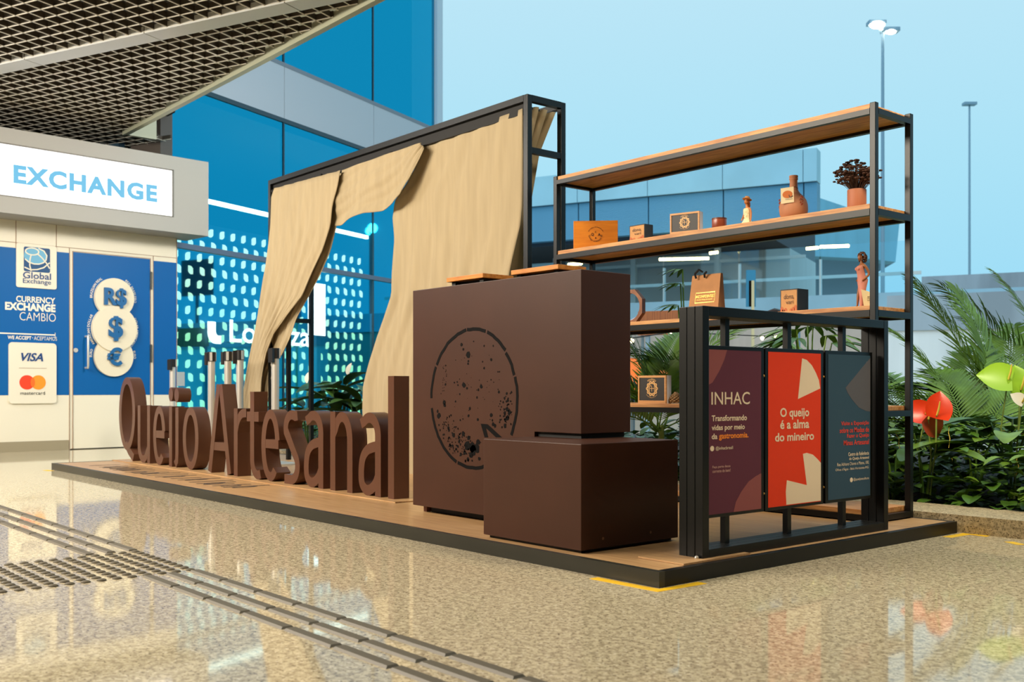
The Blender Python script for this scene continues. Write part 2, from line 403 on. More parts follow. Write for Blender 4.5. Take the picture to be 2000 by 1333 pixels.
tag(led.build('strip_light', emis('lobby_led', (255,250,240), 14)), 'long thin white strip light glowing behind the blue glass', 'light').matrix_world = Matrix.Translation((TO[0],TO[1],0)) @ Matrix.Rotation(TROT,4,'Z')
lb = thing('light_box_sign', 'white glowing vertical light box on a grey pole behind the cream curtain gap', 'sign', (TO[0],TO[1],0), TROT)
q0, zt = onT(607,553,-.5); q1, zb = onT(630,657,-.5)
BX(q0,q1,.44,.56,zb,zt).build('panel', emis('light_box_white', (255,252,248), 7), lb)
BX(q0,q1,.435,.565,zb-.02,zb).build('red_foot', mat('sign_red', (190,40,30), .5), lb)
BX((q0+q1)/2-.06,(q0+q1)/2+.06,.46,.54,0,zb-.02).build('pole', mat('sign_pole', (90,92,100), .4), lb)
nb = BX(0,.14,-.17,-.15,0.80,.98)
qn, zn = onT(345,727,.17); 
o = nb.build('notice_plate', mat('notice_white', (210,208,204), .5)); tag(o, 'small pale notice plate behind the glass beside the booth door', 'notice')
o.matrix_world = Matrix.Translation((TO[0],TO[1],0)) @ Matrix.Rotation(TROT,4,'Z') @ Matrix.Translation((qn,0,zn-.98))

# ================================================================ currency exchange booth
kb = thing('exchange_booth', 'cream and blue currency exchange booth with a lit sign over its door', 'booth', (KO[0],KO[1],0), KROT)
wl = BX(-3.2,-.0005,0,.12,0,2.63); wl.box(1.0095,1.334,0,.12,0,2.63); wl.box(-.001,1.0095,0,.12,2.336,2.63)
wl.build('wall_panel', M_cream, kb)
BX(-3.2,-.02,-.012,0,0,.115).build('baseboard', mat('booth_base', (150,140,116), .5), kb)
bb = BX(-3.2,-.008,-.003,0,.64,2.30); bb.box(1.017,1.326,-.003,0,.64,2.30)
bb.build('blue_band', M_blue, kb)
sm = MB()
for q in (-.604,-.158): sm.box(q-.003,q+.003,-.004,0,2.30,2.63)
sm.box(-3.2,1.33,-.004,0,2.358,2.364); sm.box(1.322,1.328,-.005,0,0,2.63); sm.box(-.012,-.006,-.006,0,0,2.36); sm.box(1.014,1.020,-.006,0,0,2.36)
sm.build('seam', M_seam, kb)
dr = BX(.0,1.009,.004,.1,.01,2.335).build('door', M_cream, kb)
BX(.036,.976,.0,.004,.64,2.315).build('blue_field', M_blue, dr)
dl = BX(.028,.033,-.004,.004,.01,2.325); dl.box(.980,.985,-.004,.004,.01,2.325); dl.box(.028,.985,-.004,.004,2.32,2.325); dl.build('frame_line', M_seam, dr)
hd = MB().tube([(.18,0,1.33),(.18,-.07,1.33),(.18,-.075,1.30),(.18,-.075,.99),(.18,-.07,.96),(.18,0,.96)], .013, 10)
hd.build('handle', M_chrome, dr, True)
lk = MB().prism(circle(.062,1.165,.026), (0,0,0), (1,0,0), (0,0,1), (0,-.012,0)); lk.build('lock', M_chrome, dr)
for z in (2.05,1.15):
    hg = MB().tube([(.985,-.012,z-.11),(.985,-.012,z+.11)], .012, 8); hg.build('hinge', mat('hinge_steel', (120,118,110), .35, 1), dr)
# the three currency discs
M_disc = mat('disc_cream', (226,216,192), .5)
for nm, cx, cz, rr, y0, sym, hh, ww in (('currency_disc',.515,1.803,.239,-.045,'R$',.24,.27),('currency_disc',.515,1.435,.273,-.055,'$',.30,.17),('currency_disc',.51,1.10,.239,-.035,'€',.22,.18)):
    d_ = MB().prism(circle(cx,cz,rr,56), (0,y0,0), (1,0,0), (0,0,1), (0,-y0,0)).build(nm, M_disc, dr)
    for e_ in (.001,.012,.024):
        pass
    V, Fc = text_mesh(sym, .03)
    x0 = min(v.x for v in V); x1 = max(v.x for v in V); ya = min(v.y for v in V); yb = max(v.y for v in V)
    g = lambda v, y: (cx-ww/2+(v.x-x0)/(x1-x0)*ww, y, cz-hh/2+(v.y-ya)/(yb-ya)*hh)
    mb = MB(); mb.add([g(v, y0-.03) for v in V], Fc)
    ed = {}
    for f in Fc:
        for i in range(len(f)):
            k = (f[i], f[(i+1) % len(f)]); ed[tuple(sorted(k))] = ed.get(tuple(sorted(k)), 0)+1
    for (i, j), n_ in ed.items():
        if n_ == 1: mb.add([g(V[i], y0-.03), g(V[j], y0-.03), g(V[j], y0), g(V[i], y0)], [(0,1,2,3)])
    mb.build('currency_symbol', M_coinblue, dr, fix=False)
def ringtext(s, cx, cz, rr, am, w_, h_=.03): txt('lettering', s, M_white, dr, (cx,-.002,cz), (1,0,0), (0,0,1), w=w_, h=h_, anchor='c', bold=.01, bend=(rr,am,1))
ringtext('BRAZILIAN REAL', .515,1.803,.255,152,.27); ringtext('REAL BRASILEIRO', .515,1.803,.255,24,.29)
ringtext('AMERICAN DOLLAR', .515,1.435,.288,184,.36); ringtext('DÓLAR AMERICANO', .515,1.435,.288,-8,.36)
ringtext('EURO', .51,1.10,.255,172,.09); ringtext('EURO', .51,1.10,.255,6,.09)
# logo plate
lp = MB().prism(rrect(-.604,-.160,1.86,2.36,.025)+[], (0,-.016,0), (1,0,0), (0,0,1), (0,.016,0)).build('logo_plate', M_cream, kb)
gx0, gz1 = onK(45,478); gx1, gz0 = onK(96,525)
gx0, gx1, gz0, gz1 = -.525,-.235,2.045,2.325
def flat(name, pts, m, par, y): return MB().prism(pts, (0,y,0), (1,0,0), (0,0,1), (0,.002,0)).build(name, m, par)
gw = gx1-gx0; gh = gz1-gz0
flat('globe', rrect(gx0,gx1,gz0,gz1,.02), mat('globe_dark', (8,70,120), .5), lp, -.018)
U_ = lambda P: [(gx0+a*gw, gz0+b*gh) for a, b in P]
flat('globe', U_([(.0,.62),(.03,.80),(.12,.93),(.3,.995),(.55,.97),(.75,.86),(.86,.68),(.84,.52),(.74,.40),(.58,.33),(.38,.32),(.18,.38),(.04,.48)]), mat('globe_light', (104,170,206), .5), lp, -.020)
gl = MB()
for P in (U_(arc(.31,.82,.25,.14,0,360,24)), U_([(.04,.50),(.18,.38),(.38,.32),(.58,.33),(.74,.40),(.84,.52),(.87,.70),(.76,.88),(.55,.97)]), U_([(.27,.68),(.23,.5),(.22,.25),(.27,.02)]),
          U_([(.52,.74),(.68,.60),(.85,.40),(.98,.18)]), U_([(.02,.16),(.25,.07),(.5,.10),(.75,.2),(.98,.42)])):
    stroke(gl, P, .014, (0,-.022,0), (1,0,0), (0,0,1), (0,.001,0))
gl.build('globe', M_cream, lp, fix=False)
X3, Z3 = (1,0,0), (0,0,1)
txt('lettering', 'Global', M_navy, lp, (-.535,-.018,1.965), X3, Z3, w=.31, h=.075, bold=.012)
txt('lettering', 'Exchange', M_navy, lp, (-.535,-.018,1.895), X3, Z3, w=.31, h=.068, bold=.004)
def ktxt(s, px0, px1, pyt, pyb, bold=0, name='lettering'):
    a, zb = onK(px0, (pyb)); b, _ = onK(px1, pyb); _, zt = onK((px0+px1)/2, pyt); _, zb2 = onK((px0+px1)/2, pyb)
    return txt(name, s, M_white, kb, (a,-.004,zb2), X3, Z3, w=b-a, h=zt-zb2, bold=bold)
ktxt('CURRENCY', 31,107.5,580,592,.025); ktxt('EXCHANGE', 9.5,108,592.5,608,.045); ktxt('CAMBIO', 38,108.5,611.5,627.5,-.012)
ktxt('WE ACCEPT', 14.5,61,656.5,663.5,.025); ktxt('·', 62.5,64,659.5,661); ktxt('ACEPTAMOS', 66,111,658,665.5,-.004)
ar = BX(-.80,-.17,-.005,-.003,1.327,1.341); ar.box(-.175,-.17,-.005,-.003,1.30,1.36); ar.prism([(-.80,1.30),(-.80,1.37),(-.86,1.334)], (0,-.005,0), X3, Z3, (0,.002,0))
ar.build('arrow', M_white, kb)
vp = MB().prism(rrect(-.686,-.164,.545,1.236,.04), (0,-.022,0), X3, Z3, (0,.022,0)).build('card_plate', M_cream, kb)
txt('lettering', 'VISA', M_navy, vp, (-.585,-.024,1.025), X3, Z3, w=.27, h=.095, bold=.028, shear=.30)
flat('rule', [(-.58,.945),(-.275,.945),(-.275,.949),(-.58,.949)], M_seam, vp, -.024)
flat('card_circle', circle(-.492,.785,.082), mat('card_red', (226,60,20), .5), vp, -.024)
flat('card_circle', circle(-.368,.785,.082), mat('card_orange', (244,146,30), .5), vp, -.0255)
flat('card_circle', [p for p in [(-.43+.024*math.cos(R(a)), .785+.054*math.sin(R(a))) for a in range(0,360,15)]], mat('card_mid', (232,106,24), .5), vp, -.027)
txt('lettering', 'mastercard', M_black, vp, (-.565,-.024,.645), X3, Z3, w=.27, h=.038, bold=-.004)
# fascia with lit sign
FO = -.45
fs = BX(-3.4,1.52,FO+.03,.12,2.61,3.53)
fs.box(1.06,1.52,FO,FO+.03,2.61,3.53); fs.box(-3.4,1.06,FO,FO+.03,2.61,2.79); fs.box(-3.4,1.06,FO,FO+.03,3.365,3.53)
fs.build('fascia', M_fascia, kb)
sg = BX(-3.4,1.045,FO+.012,FO+.032,2.80,3.352).build('sign_panel', emis('lit_sign_white', (255,253,250), 2.2), kb)
fr = BX(1.045,1.06,FO-.004,FO+.03,2.79,3.365); fr.box(-3.4,1.06,FO-.004,FO+.03,3.352,3.365); fr.box(-3.4,1.06,FO-.004,FO+.03,2.79,2.80); fr.build('sign_frame', mat('sign_frame', (96,92,84), .4), kb)
a, zb = onK(26,372,.44); b, zz = onK(307,372,.44); _, t0 = onK(26,320,.44); _, t1 = onK(26,357,.44)
txt('lettering', 'EXCHANGE', emis('sign_sky_blue', (128,204,240), 1.0), kb, (a,FO+.01,t1-.005), X3, Z3, w=b-a, h=t0-t1, bold=.045, spacing=1.14)

# ================================================================ stand platform
PZ = .057
pf = thing('display_platform', 'low wooden stand platform edged in dark steel on the granite floor', 'platform', (-2.43,2.732,0))
dk = MB()
for i in range(12): dk.box(-7.03, -.03, .03+i*.1772, .03+(i+1)*.1772-.0008, .02, PZ-.001)
dk.build('deck', M_deck, pf)
BX(-7.07,0,0,.03,0,PZ).build('front_edge', M_edge, pf); BX(-.03,0,.03,2.168,0,PZ).build('side_edge', M_steel, pf)
eb = BX(-7.07,-7.04,.03,2.168,0,PZ); eb.box(-7.04,-.03,2.14,2.168,0,PZ); eb.build('back_edge', M_edge, pf)
# dark lettering painted on the deck, too foreshortened to read
random.seed(3); fl = MB(); x = -6.52
while x < -3.9:
    wd = random.uniform(.05,.10); y0 = .13+random.uniform(0,.03)+max(0,(x+5.6))*.02; hh = random.uniform(.20,.32)
    stroke(fl, [(x,y0),(x+wd*.2,y0+hh*.6),(x+wd*.5,y0+hh)], .022, (0,0,PZ), X3, (0,1,0), (0,0,.0006))
    if random.random() < .6: stroke(fl, arc(x+wd*.7,y0+hh*.35,wd*.4,hh*.3,-60,220,8), .018, (0,0,PZ), X3, (0,1,0), (0,0,.0006))
    x += wd+random.uniform(.03,.07)
    if random.random() < .14: x += .10
fl.build('deck_lettering', mat('faded_deck_print', (74,66,62), .6), pf, fix=False)
ltp = BX(-9.5,-4.88,3.255,3.62,PZ,PZ+.006).build('letter_base_plate', M_deck); tag(ltp, 'long thin wooden base sheet under the row of brown letters', 'base plate')
tg = BX(-2.69,-2.465,2.905,3.30,PZ,PZ+.006).build('board_base_plate', M_deck); tag(tg, 'thin wooden base sheet under the near corner of the black poster frame', 'base plate')
# tape corners
for pts, lab in (([(1243,1144.5),(1290,1152),(1330,1146)], 'yellow floor tape at the near corner of the platform'), ([(88,919),(101,920.5)], 'short yellow floor tape at the far left corner of the platform'), ([(1862,1043),(1889,1047)], 'yellow floor tape at the right end of the platform by the kerb'), ([(1970,1059),(1995,1065)], 'yellow floor tape on the granite by the right edge of the kerb')):
    mb = MB(); P = [G(px, py) for px, py in pts]
    if len(P) == 3: P = [(-2.72,2.695),(-2.405,2.70),(-2.398,2.93)]
    if '1862' in str(pts): P = [(-2.39,4.72),(-2.385,4.90),(-2.28,4.90)]
    stroke(mb, [(p[0],p[1]) for p in P], .045, (0,0,0), X3, (0,1,0), (0,0,.001))
    tag(mb.build('floor_tape', mat('yellow_tape', (238,190,20), .5), fix=False), lab, 'tape')

# ================================================================ big letters
LW = .062; ZL = PZ+.006; DZ = .107
def letter(name, ch, xl, strokes, dots=(), label='', zoff=0):
    mb = MB(); o = (xl, 3.33, ZL)
    for ks, st in enumerate(strokes):
        o = (xl, 3.33+.0007*ks, ZL)
        pts, cl = st[0], (len(st) > 1 and st[1])
        stroke(mb, pts, st[2] if len(st) > 2 else LW, o, X3, Z3, (0,DZ,0), cl)
    for d_ in dots: mb.prism(d_, o, X3, Z3, (0,DZ,0))
    ob = mb.build('letter', M_letter, None, True)
    zmin = min(v.co.z for v in ob.data.vertices)
    for v in ob.data.vertices: v.co.z += ZL-zmin if ch != 'Q' else ZL-zmin
    tag(ob, label, 'letter', 'large brown standing letters'); return ob
h = LW/2; XH = .50
E_ = lambda W_, ht=XH: [([*arc(W_/2, ht*.57, W_/2-h, 0.0, 0, 0, 1)],)]
def el_o(W_, ht): return [(arc(W_/2, ht/2, W_/2-h, ht/2-h, 0, 360, 36)[:-1], True)]
def el_e(W_, ht): return [(arc(W_/2, ht/2, W_/2-h, ht/2-h, -4+14, 310, 32),), ([(h,ht*.52),(W_-h*.6,ht*.52)],)]
def smooth(P, n=6):
    P = [Vector(p) for p in P]; out = []
    for i in range(len(P)-1):
        a, b, c, d = P[max(i-1,0)], P[i], P[i+1], P[min(i+2,len(P)-1)]
        for k in range(n):
            t = k/n; v = .5*((2*b)+(c-a)*t+(2*a-5*b+4*c-d)*t*t+(3*b-a-3*c+d)*t**3); out.append((v.x, v.y))
    return out+[(P[-1].x, P[-1].y)]
def el_a(W_, ht):
    r = W_/2-h
    top = [(h*.9, ht*.86)]+arc(W_/2, ht-h-.11, r, .11, 125, 0, 10)+[(W_-h, 0)]
    bowl = smooth([(W_-h, ht*.60),(W_*.66, ht*.585),(W_*.40, ht*.545),(W_*.20, ht*.45),(h, ht*.29),(W_*.16, ht*.135),(W_*.36, h*1.0),(W_*.58, ht*.085),(W_*.76, ht*.155),(W_-h, ht*.25)])
    return [(top,), (bowl,)]
def el_n(W_, ht): return [([(h,0),(h,ht)],), ([(h, ht*.70)]+arc(W_/2+.01, ht-h-.15, W_/2-h-.01, .15, 150, 0, 12)+[(W_-h,0)],)]
def el_s(W_, ht):
    r = W_/2-h
    return [([(W_-h*1.0, ht*.93)]+arc(W_*.52, ht*.76, W_*.52-h, ht*.24-h, 62, 195, 10)+arc(W_*.46, ht*.25, W_*.54-h, ht*.25-h, 50, -90, 12)+[(h*.4, ht*.065)],)]
LET = [
 ('Q', -9.533, [(arc(.2015,.37,.2015-h,.33-h,0,360,40)[:-1], True), ([(.17,.10),(.25,.035),(.36,-.02)],False,.07)], (), 'large brown letter Q with a slanting tail, first of the standing word row'),
 ('u', -9.065, [([(h,XH)]+arc(.142-.012,.15,.142-h-.012,.15-h,180,330,12)+[(.284-h*1.2,.13)],), ([(.284-h,XH),(.284-h,0)],)], (), 'large brown letter u standing right after the Q'),
 ('e', -8.704, el_e(.265,XH), (), 'large brown letter e standing between the u and the dotted i'),
 ('i', -8.355, [([(h,XH),(h,0)],)], (circle(.035,.60,.045,24,.058),), 'large brown letter i with a round dot, left of the j'),
 ('j', -8.254, [([(.062,XH),(.062,.12)]+[(.055,.06),(.02,.03)],)], (circle(.055,.60,.045,24,.058),), 'large brown letter j with a round dot, left of the o'),
 ('o', -8.071, el_o(.307,XH), (), 'large brown letter o, last letter of the first word'),
 ('A', -7.574, [([(h*.7,0),(.1935-.018,.667)],), ([(.387-h*.7,0),(.1935+.018,.667)],), ([(.09,.20),(.297,.20)],)], (), 'large brown capital letter A starting the second word'),
 ('r', -7.128, [([(h,0),(h,XH)],), ([(h,XH*.66)]+arc(.17,XH-.17-h,.17-h,.17,165,88,8)+[(.202,XH-h)],)], (), 'large brown letter r standing right after the A'),
 ('t', -6.915, [([(.085,.624),(.085,.16)]+arc(.175,.14,.09,.14-h,180,280,8)+[(.215,.04)],), ([(.0,.445),(.185,.445)],False,.07)], (), 'large brown letter t with a tall stem and crossbar'),
 ('e', -6.685, el_e(.272,XH), (), 'large brown letter e standing between the t and the s'),
 ('s', -6.355, el_s(.225,XH), (), 'large brown letter s in the middle of the second word'),
 ('a', -6.073, el_a(.253,XH), (), 'large brown letter a standing between the s and the n'),
 ('n', -5.731, el_n(.266,XH), (), 'large brown letter n standing between two letters a'),
 ('a', -5.394, el_a(.249,XH), (), 'large brown letter a standing between the n and the l'),
 ('l', -5.067, [([(h,0),(h,.718)],)], (), 'large brown letter l, a tall post at the end of the word row'),
]
for ch, xl, st, dots, lab in LET: letter('letter', ch, xl, st, dots, lab)

# ================================================================ brown counter boxes
bx = thing('display_counter', 'tall brown display counter printed with a black cheese wheel', 'counter', (-4.48,3.10,PZ))
# front panel has a notch at lower right where the low box slides in
BW = 1.275; BH = 1.224-PZ
bdy = MB(); prof = [(0,.036),(0.97,.036),(.97,.452),(BW,.452),(BW,BH),(0,BH)]
bdy.prism(prof, (0,0,0), X3, Z3, (0,.31,0)); bdy.build('body', M_brown, bx, bevel=.003)
pl = BX(.07,.9,.07,.27,0,.036); pl.build('plinth', M_recess, bx)
fo = BX(.02,.05,.055,.085,0,.036); fo.build('foot', mat('wood_foot', (120,70,40), .6), bx)
BX(.972,BW-.02,.02,.29,.43,.452).build('recess', M_recess, bx)
# cheese wheel print
pr = MB(); cw, _, cz = onY(926.5,776,3.10); cw -= -4.48; cz -= PZ
x0 = onY(843,776,3.10)[0]+4.48; x1 = onY(1010,776,3.10)[0]+4.48; zt = onY(926,643,3.10)[2]-PZ; zb = onY(926,915,3.10)[2]-PZ
cw = (x0+x1)/2; rx = (x1-x0)/2; cz = (zt+zb)/2; rz = (zt-zb)/2
random.seed(11)
for a0, a1 in ((98,150),(152,180),(189,248),(250,300),(300,318),(330,378),(379,400),(402,430),(432,457)):
    n_ = max(4, int((a1-a0)/4)); P = arc(cw,cz,rx*(1+random.uniform(-.008,.008)),rz,a0,a1,n_)
    P = [(p[0]+random.uniform(-.002,.002), p[1]+random.uniform(-.002,.002)) for p in P]
    stroke(pr, P, .017, (0,-.001,0), X3, Z3, (0,.001,0))
pr.build('cheese_outline', M_black, bx, fix=False); pr = MB()
def blob(u, v, r_, asp=1.0):
    n_ = random.choice((6,7,9)); a_ = random.random()*6
    pr.prism([(cw+u*rx+r_*(.7+.5*random.random())*math.cos(a_+2*math.pi*k/n_), cz+v*rz+asp*r_*(.7+.5*random.random())*math.sin(a_+2*math.pi*k/n_)) for k in range(n_)], (0,-.001,0), X3, Z3, (0,.001,0))
zoomp = [(350,230,9),(365,270,7),(408,318,16),(408,370,6),(406,392,6),(540,430,6),(600,357,7),(540,240,5),(617,242,5),(452,203,4),(527,374,4),(372,572,14),(396,598,7),(516,582,10),(492,610,6),(480,675,6),(420,768,8),(408,828,7),(600,825,9),(486,860,8),(205,715,12),(210,740,9),(160,825,14),(150,790,8),(664,628,7),(655,460,4),(668,458,4),(598,526,4),(620,546,3),(340,866,5),(362,856,4),(290,550,5),(314,545,5),(320,570,5),(336,646,5),(300,708,5),(215,565,6),(345,975,4),(730,640,7),(712,680,7),(740,700,7),(700,715,6),(760,640,4),(735,775,11),(752,800,12),(712,806,8),(738,845,12),(718,862,9),(716,915,11),(690,925,5),(615,900,9),(632,910,9),(610,865,6),(240,930,9),(245,950,8),(285,990,12),(365,978,12),(410,1015,13),(400,1075,24),(440,1090,26),(450,1120,24),(480,1100,22),(490,1050,14),(375,1140,11),(430,1160,14),(345,1150,9),(405,1195,9),(440,1205,6),(500,1190,10),(320,1085,7),(275,1080,7),(305,1110,7),(330,1045,8)]
for zx, zy, r_ in zoomp:
    X_, _, Z_ = onY(820+zx/4.3, 620+zy/4.3, 3.10); blob((X_+4.48-cw)/rx, (Z_-PZ-cz)/rz, r_*.0011, 1.0)
for _ in range(120):
    a_ = R(random.uniform(205,268)); q = random.uniform(.55,.93); blob(q*math.cos(a_), q*math.sin(a_), random.uniform(.002,.006))
for _ in range(40): blob(random.uniform(.62,.9), random.uniform(-.35,.12), random.uniform(.002,.006))
for _ in range(22): blob(random.uniform(-.72,-.6), random.uniform(.1,.5), random.uniform(.0015,.004))
for _ in range(40):
    a_ = random.uniform(0,6.28); q = random.uniform(0,.8); blob(q*math.cos(a_), q*math.sin(a_), random.uniform(.001,.003))
pr.build('cheese_holes', M_black, bx, fix=False); pr = MB()
P1 = [onY(820+a/4.3, 620+b/4.3, 3.10) for a, b in ((512,895),(545,1010),(575,1010),(555,930),(640,1010),(690,1010),(570,900))]
pr.prism([(p[0]+4.48, p[2]-PZ) for p in P1], (0,-.001,0), X3, Z3, (0,.001,0))
pr.build('cheese_wedge', M_black, bx, fix=False)
lbx = thing('low_box', 'low brown box seat standing in front of the tall counter', 'box', (-3.507,2.80,PZ))
BX(0,.612,0,.575,.012,.487-PZ).build('body', M_brown, lbx, bevel=.003)
BX(.02,.59,.02,.555,0,.012).build('plinth', M_recess, lbx)
sc_ = MB()
for y in (.12,.40): sc_.prism(circle(0,0,.006,10), (.612,y,.05), (0,1,0), Z3, (.002,0,0))
sc_.build('screw', mat('screw_brown', (120,84,60), .4), lbx)
# serving boards on top of the counter
CT = 1.224
for nm, pxa, pxb, pya, pxr, yf, lab in (('serving_board',872,943,545,1003,3.16,'honey coloured wooden board, the left one on top of the tall counter'),('serving_board',998,1090,528,1145,3.16,'honey coloured wooden board, the right one on top of the tall counter')):
    xa = onY(pxa,pya,yf)[0]; xb = onY(pxb,pya,yf)[0]; zt = onY(pxb,516 if pxa > 900 else 533.5,yf)[2]
    yb = onX(pxr,540,xb)[1]; zt = max(zt, CT+.03)
    t = thing(nm, lab, 'board', (xa,yf,CT), 0, 'serving boards on the tall counter')
    BX(0,xb-xa,0,min(yb-yf,.235),zt-CT-.022,zt-CT).build('board', M_oak, t, bevel=.002)
    ft = BX(.02,.05,.02,.05,0,zt-CT-.022); ft.box(xb-xa-.05,xb-xa-.02,.02,.05,0,zt-CT-.022); ft.box(.03,xb-xa-.03,.05,.19,0,zt-CT-.022); ft.build('riser', M_recess, t)

# ================================================================ shelf unit
SX0, SX1, SY0, SY1 = -4.933, -2.644, 4.52, 4.877; T = .030
sh = thing('shelf_unit', 'tall black steel shelf unit with pine shelves on the right of the stand', 'shelf', (SX0,SY0,PZ))
LX = SX1-SX0; LY = SY1-SY0; zz = lambda z: z-PZ
for x in (0,LX-T):
    for y in (0,LY-T): BX(x,x+T,y,y+T,0,zz(2.088)).build('post', M_steel, sh, bevel=.002)
levels = [(2.061,2.034,2.086),(1.577,1.545,1.602),(1.087,1.055,1.109),(.597,.568,.62),(.091,.063,.116)]
for rt, rb, wt in levels:
    r_ = BX(T,LX-T,-.002,T-.002,zz(rb),zz(rt)); r_.box(T,LX-T,LY-T+.002,LY+.002,zz(rb),zz(rt)); r_.box(-.001,T-.001,T,LY-T,zz(rb),zz(rt)); r_.box(LX-T+.001,LX+.001,T,LY-T,zz(rb),zz(rt))
    r_.build('shelf_frame', M_steel, sh)
    BX(.034,LX-.034,.008,LY-.008,zz(rt),zz(wt)).build('shelf_board', M_pine, sh, bevel=.002)
    ul = BX(.035,LX-.035,.032,LY-.032,zz(rt)-.012,zz(rt)); ul.build('shelf_lining', M_pine, sh)

# ---- things on the shelves
def xs(px, Y): return onY(px, 500, Y)[0]
def zs(px, py, Y): return onY(px, py, Y)[2]
Z2, Z3_, Z4 = 1.602, 1.109, .62
UX, UZ = (1,0,0), (0,0,1)
# orange box with round stamp
Y = 4.545; xa = xs(1120,Y); zt = zs(1120,432,Y); xb = xa+.283
ob_ = thing('wooden_box', 'orange wooden cheese box with a round stamp at the left end of the shelf', 'box', (xa,Y,Z2), R(44))
BX(0,xb-xa,0,.035,0,zt-Z2).build('body', mat('orange_wood', (222,134,30), .5, var=1, vs=6, stretch=(1,8,8), col2=(206,118,22)), ob_, bevel=.002)
cx = .141; cz = (zt-Z2)*.49; M_stamp = mat('burnt_stamp', (60,34,14), .6)
txt('stamp', 'Queijo artesanal bh', M_stamp, ob_, (cx,-.001,cz), UX, UZ, w=.150, h=.014, anchor='c', bend=(.047,270,-1), bold=.01)
txt('stamp', 'queijo artesanal', M_stamp, ob_, (cx,-.001,cz), UX, UZ, w=.105, h=.008, anchor='c', bend=(.047,90,1), bold=.01)
for ch_, dx, dz_, hh in (('Q',-.020,-.007,.020),('A',.023,-.007,.018),('C',.0,.013,.011),('&',.001,-.024,.011)):
    txt('stamp', ch_, M_stamp, ob_, (cx+dx,-.001,cz+dz_), UX, UZ, h=hh, anchor='c', bold=.02)
M_kraft = mat('kraft_label', (206,148,84), .6, var=.15, vs=20); M_slate = mat('slate_card', (44,46,50), .6, var=.2, vs=30); M_rust = mat('rust_print', (188,96,44), .6); M_ink = mat('brown_ink', (84,58,36), .6)
def dona_box(lab, zb, Y, pl_, pr_, pback, ptop, pmid, ybk):
    xa, xb = xs(pl_,Y), xs(pr_,Y); zt = zs(pr_,ptop,Y); dp = onX(pback,500,xb)[1]-Y
    t = thing('gift_box', lab, 'box', (xa,Y,zb), 0, 'dark gift boxes with a kraft label'); w_ = xb-xa; hh = zt-zb
    BX(0,w_,0,dp,0,hh).build('body', M_slate, t, bevel=.0015)
    lb_ = BX(.006,w_-.004,-.0015,0,.0,hh-.006).build('label', M_kraft, t)
    txt('lettering', 'dona,', M_ink, lb_, (w_*.5,-.003,hh*.55), UX, UZ, w=w_*.58, h=hh*.24, anchor='c', shear=.2)
    txt('lettering', 'vari', M_ink, lb_, (w_*.56,-.003,hh*.36), UX, UZ, w=w_*.42, h=hh*.16, anchor='c')
    hm = MB(); random.seed(5)
    for k, (a_, b_) in enumerate(((.10,.22),(.2,.12),(.32,.16),(.62,.12),(.75,.18),(.88,.26))):
        hm.prism([(w_*(a_-.08),.002),(w_*(a_+.09),.002),(w_*(a_+.08),hh*b_),(w_*a_,hh*(b_+.05)),(w_*(a_-.07),hh*b_)], (0,-.0025,0), UX, UZ, (0,.001,0))
    hm.build('label_print', M_rust, lb_, fix=False); return t
dona_box('small dark gift box with kraft label on the upper shelf beside the orange box', Z2, 4.58, 1229.5, 1259, 1275.5, 437, 0, 0)
dona_box('larger dark gift box with kraft label on the middle shelf above the poster frame', Z3_, 4.62, 1524, 1558, 1579, 563.5, 0, 0)
M_ahf = mat('pale_wood_frame', (206,148,88), .5, var=.2, vs=8, stretch=(1,1,12)); M_ahd = mat('black_card', (34,28,24), .5); M_gold = mat('tan_foil', (214,166,104), .45); M_ahs = mat('pale_box_side', (206,206,214), .6)
def ah_box(lab, zb, Y, pl_, pr_, pback, pt):
    xa, xb = xs(pl_,Y), xs(pr_,Y); zt = zs(pr_,pt,Y); dp = max(.05, onX(pback,500,xb)[1]-Y); w_ = xb-xa; hh = zt-zb; f_ = w_*.045
    t = thing('framed_box', lab, 'box', (xa,Y,zb), 0, 'black fronted boxes with a round tan emblem')
    BX(0,w_,.012,dp,0,hh).build('body', M_ahs, t)
    fr = BX(0,f_,0,.012,0,hh); fr.box(w_-f_,w_,0,.012,0,hh); fr.box(f_,w_-f_,0,.012,hh-f_*1.3,hh); fr.box(f_,w_-f_,0,.012,0,f_*1.7); fr.build('frame', M_ahf, t)
    cd = BX(f_,w_-f_,.004,.012,f_*1.7,hh-f_*1.3).build('card', M_ahd, t)
    em = MB(); cx, cz, r_ = w_*.5, hh*.53, hh*.235
    stroke(em, arc(cx,cz,r_*.8,r_*.8,0,360,36)[:-1], r_*.16, (0,.0025,0), UX, UZ, (0,.001,0), True)
    tb = []
    for k in range(72): 
        q = r_*(1.02+.10*math.cos(10*2*math.pi*k/72)); tb.append((cx+q*math.cos(2*math.pi*k/72), cz+q*math.sin(2*math.pi*k/72)))
    stroke(em, tb, r_*.17, (0,.0025,0), UX, UZ, (0,.001,0), True)
    for P in ([(cx-r_*.5,cz-r_*.45),(cx-r_*.5,cz+r_*.2)]+arc(cx-r_*.27,cz+r_*.2,r_*.23,r_*.25,180,0,8)+[(cx-r_*.04,cz-r_*.45)], [(cx+r_*.5,cz+r_*.5),(cx+r_*.5,cz-r_*.45)], [(cx-r_*.5,cz+r_*.02),(cx+r_*.5,cz+r_*.02)]):
        stroke(em, P, r_*.09, (0,.0025,0), UX, UZ, (0,.001,0))
    em.build('emblem', M_gold, cd, fix=False)
    txt('lettering', 'MINEREN', M_gold, cd, (cx,.003,cz), UX, UZ, w=hh*.36, h=hh*.075, anchor='c', bend=(r_*1.22,90,1))
    txt('lettering', 'QUEIJO MINAS ARTESANAL', M_gold, cd, (cx,.003,cz), UX, UZ, w=hh*.62, h=hh*.045, anchor='c', bend=(r_*1.5,270,-1)); return t
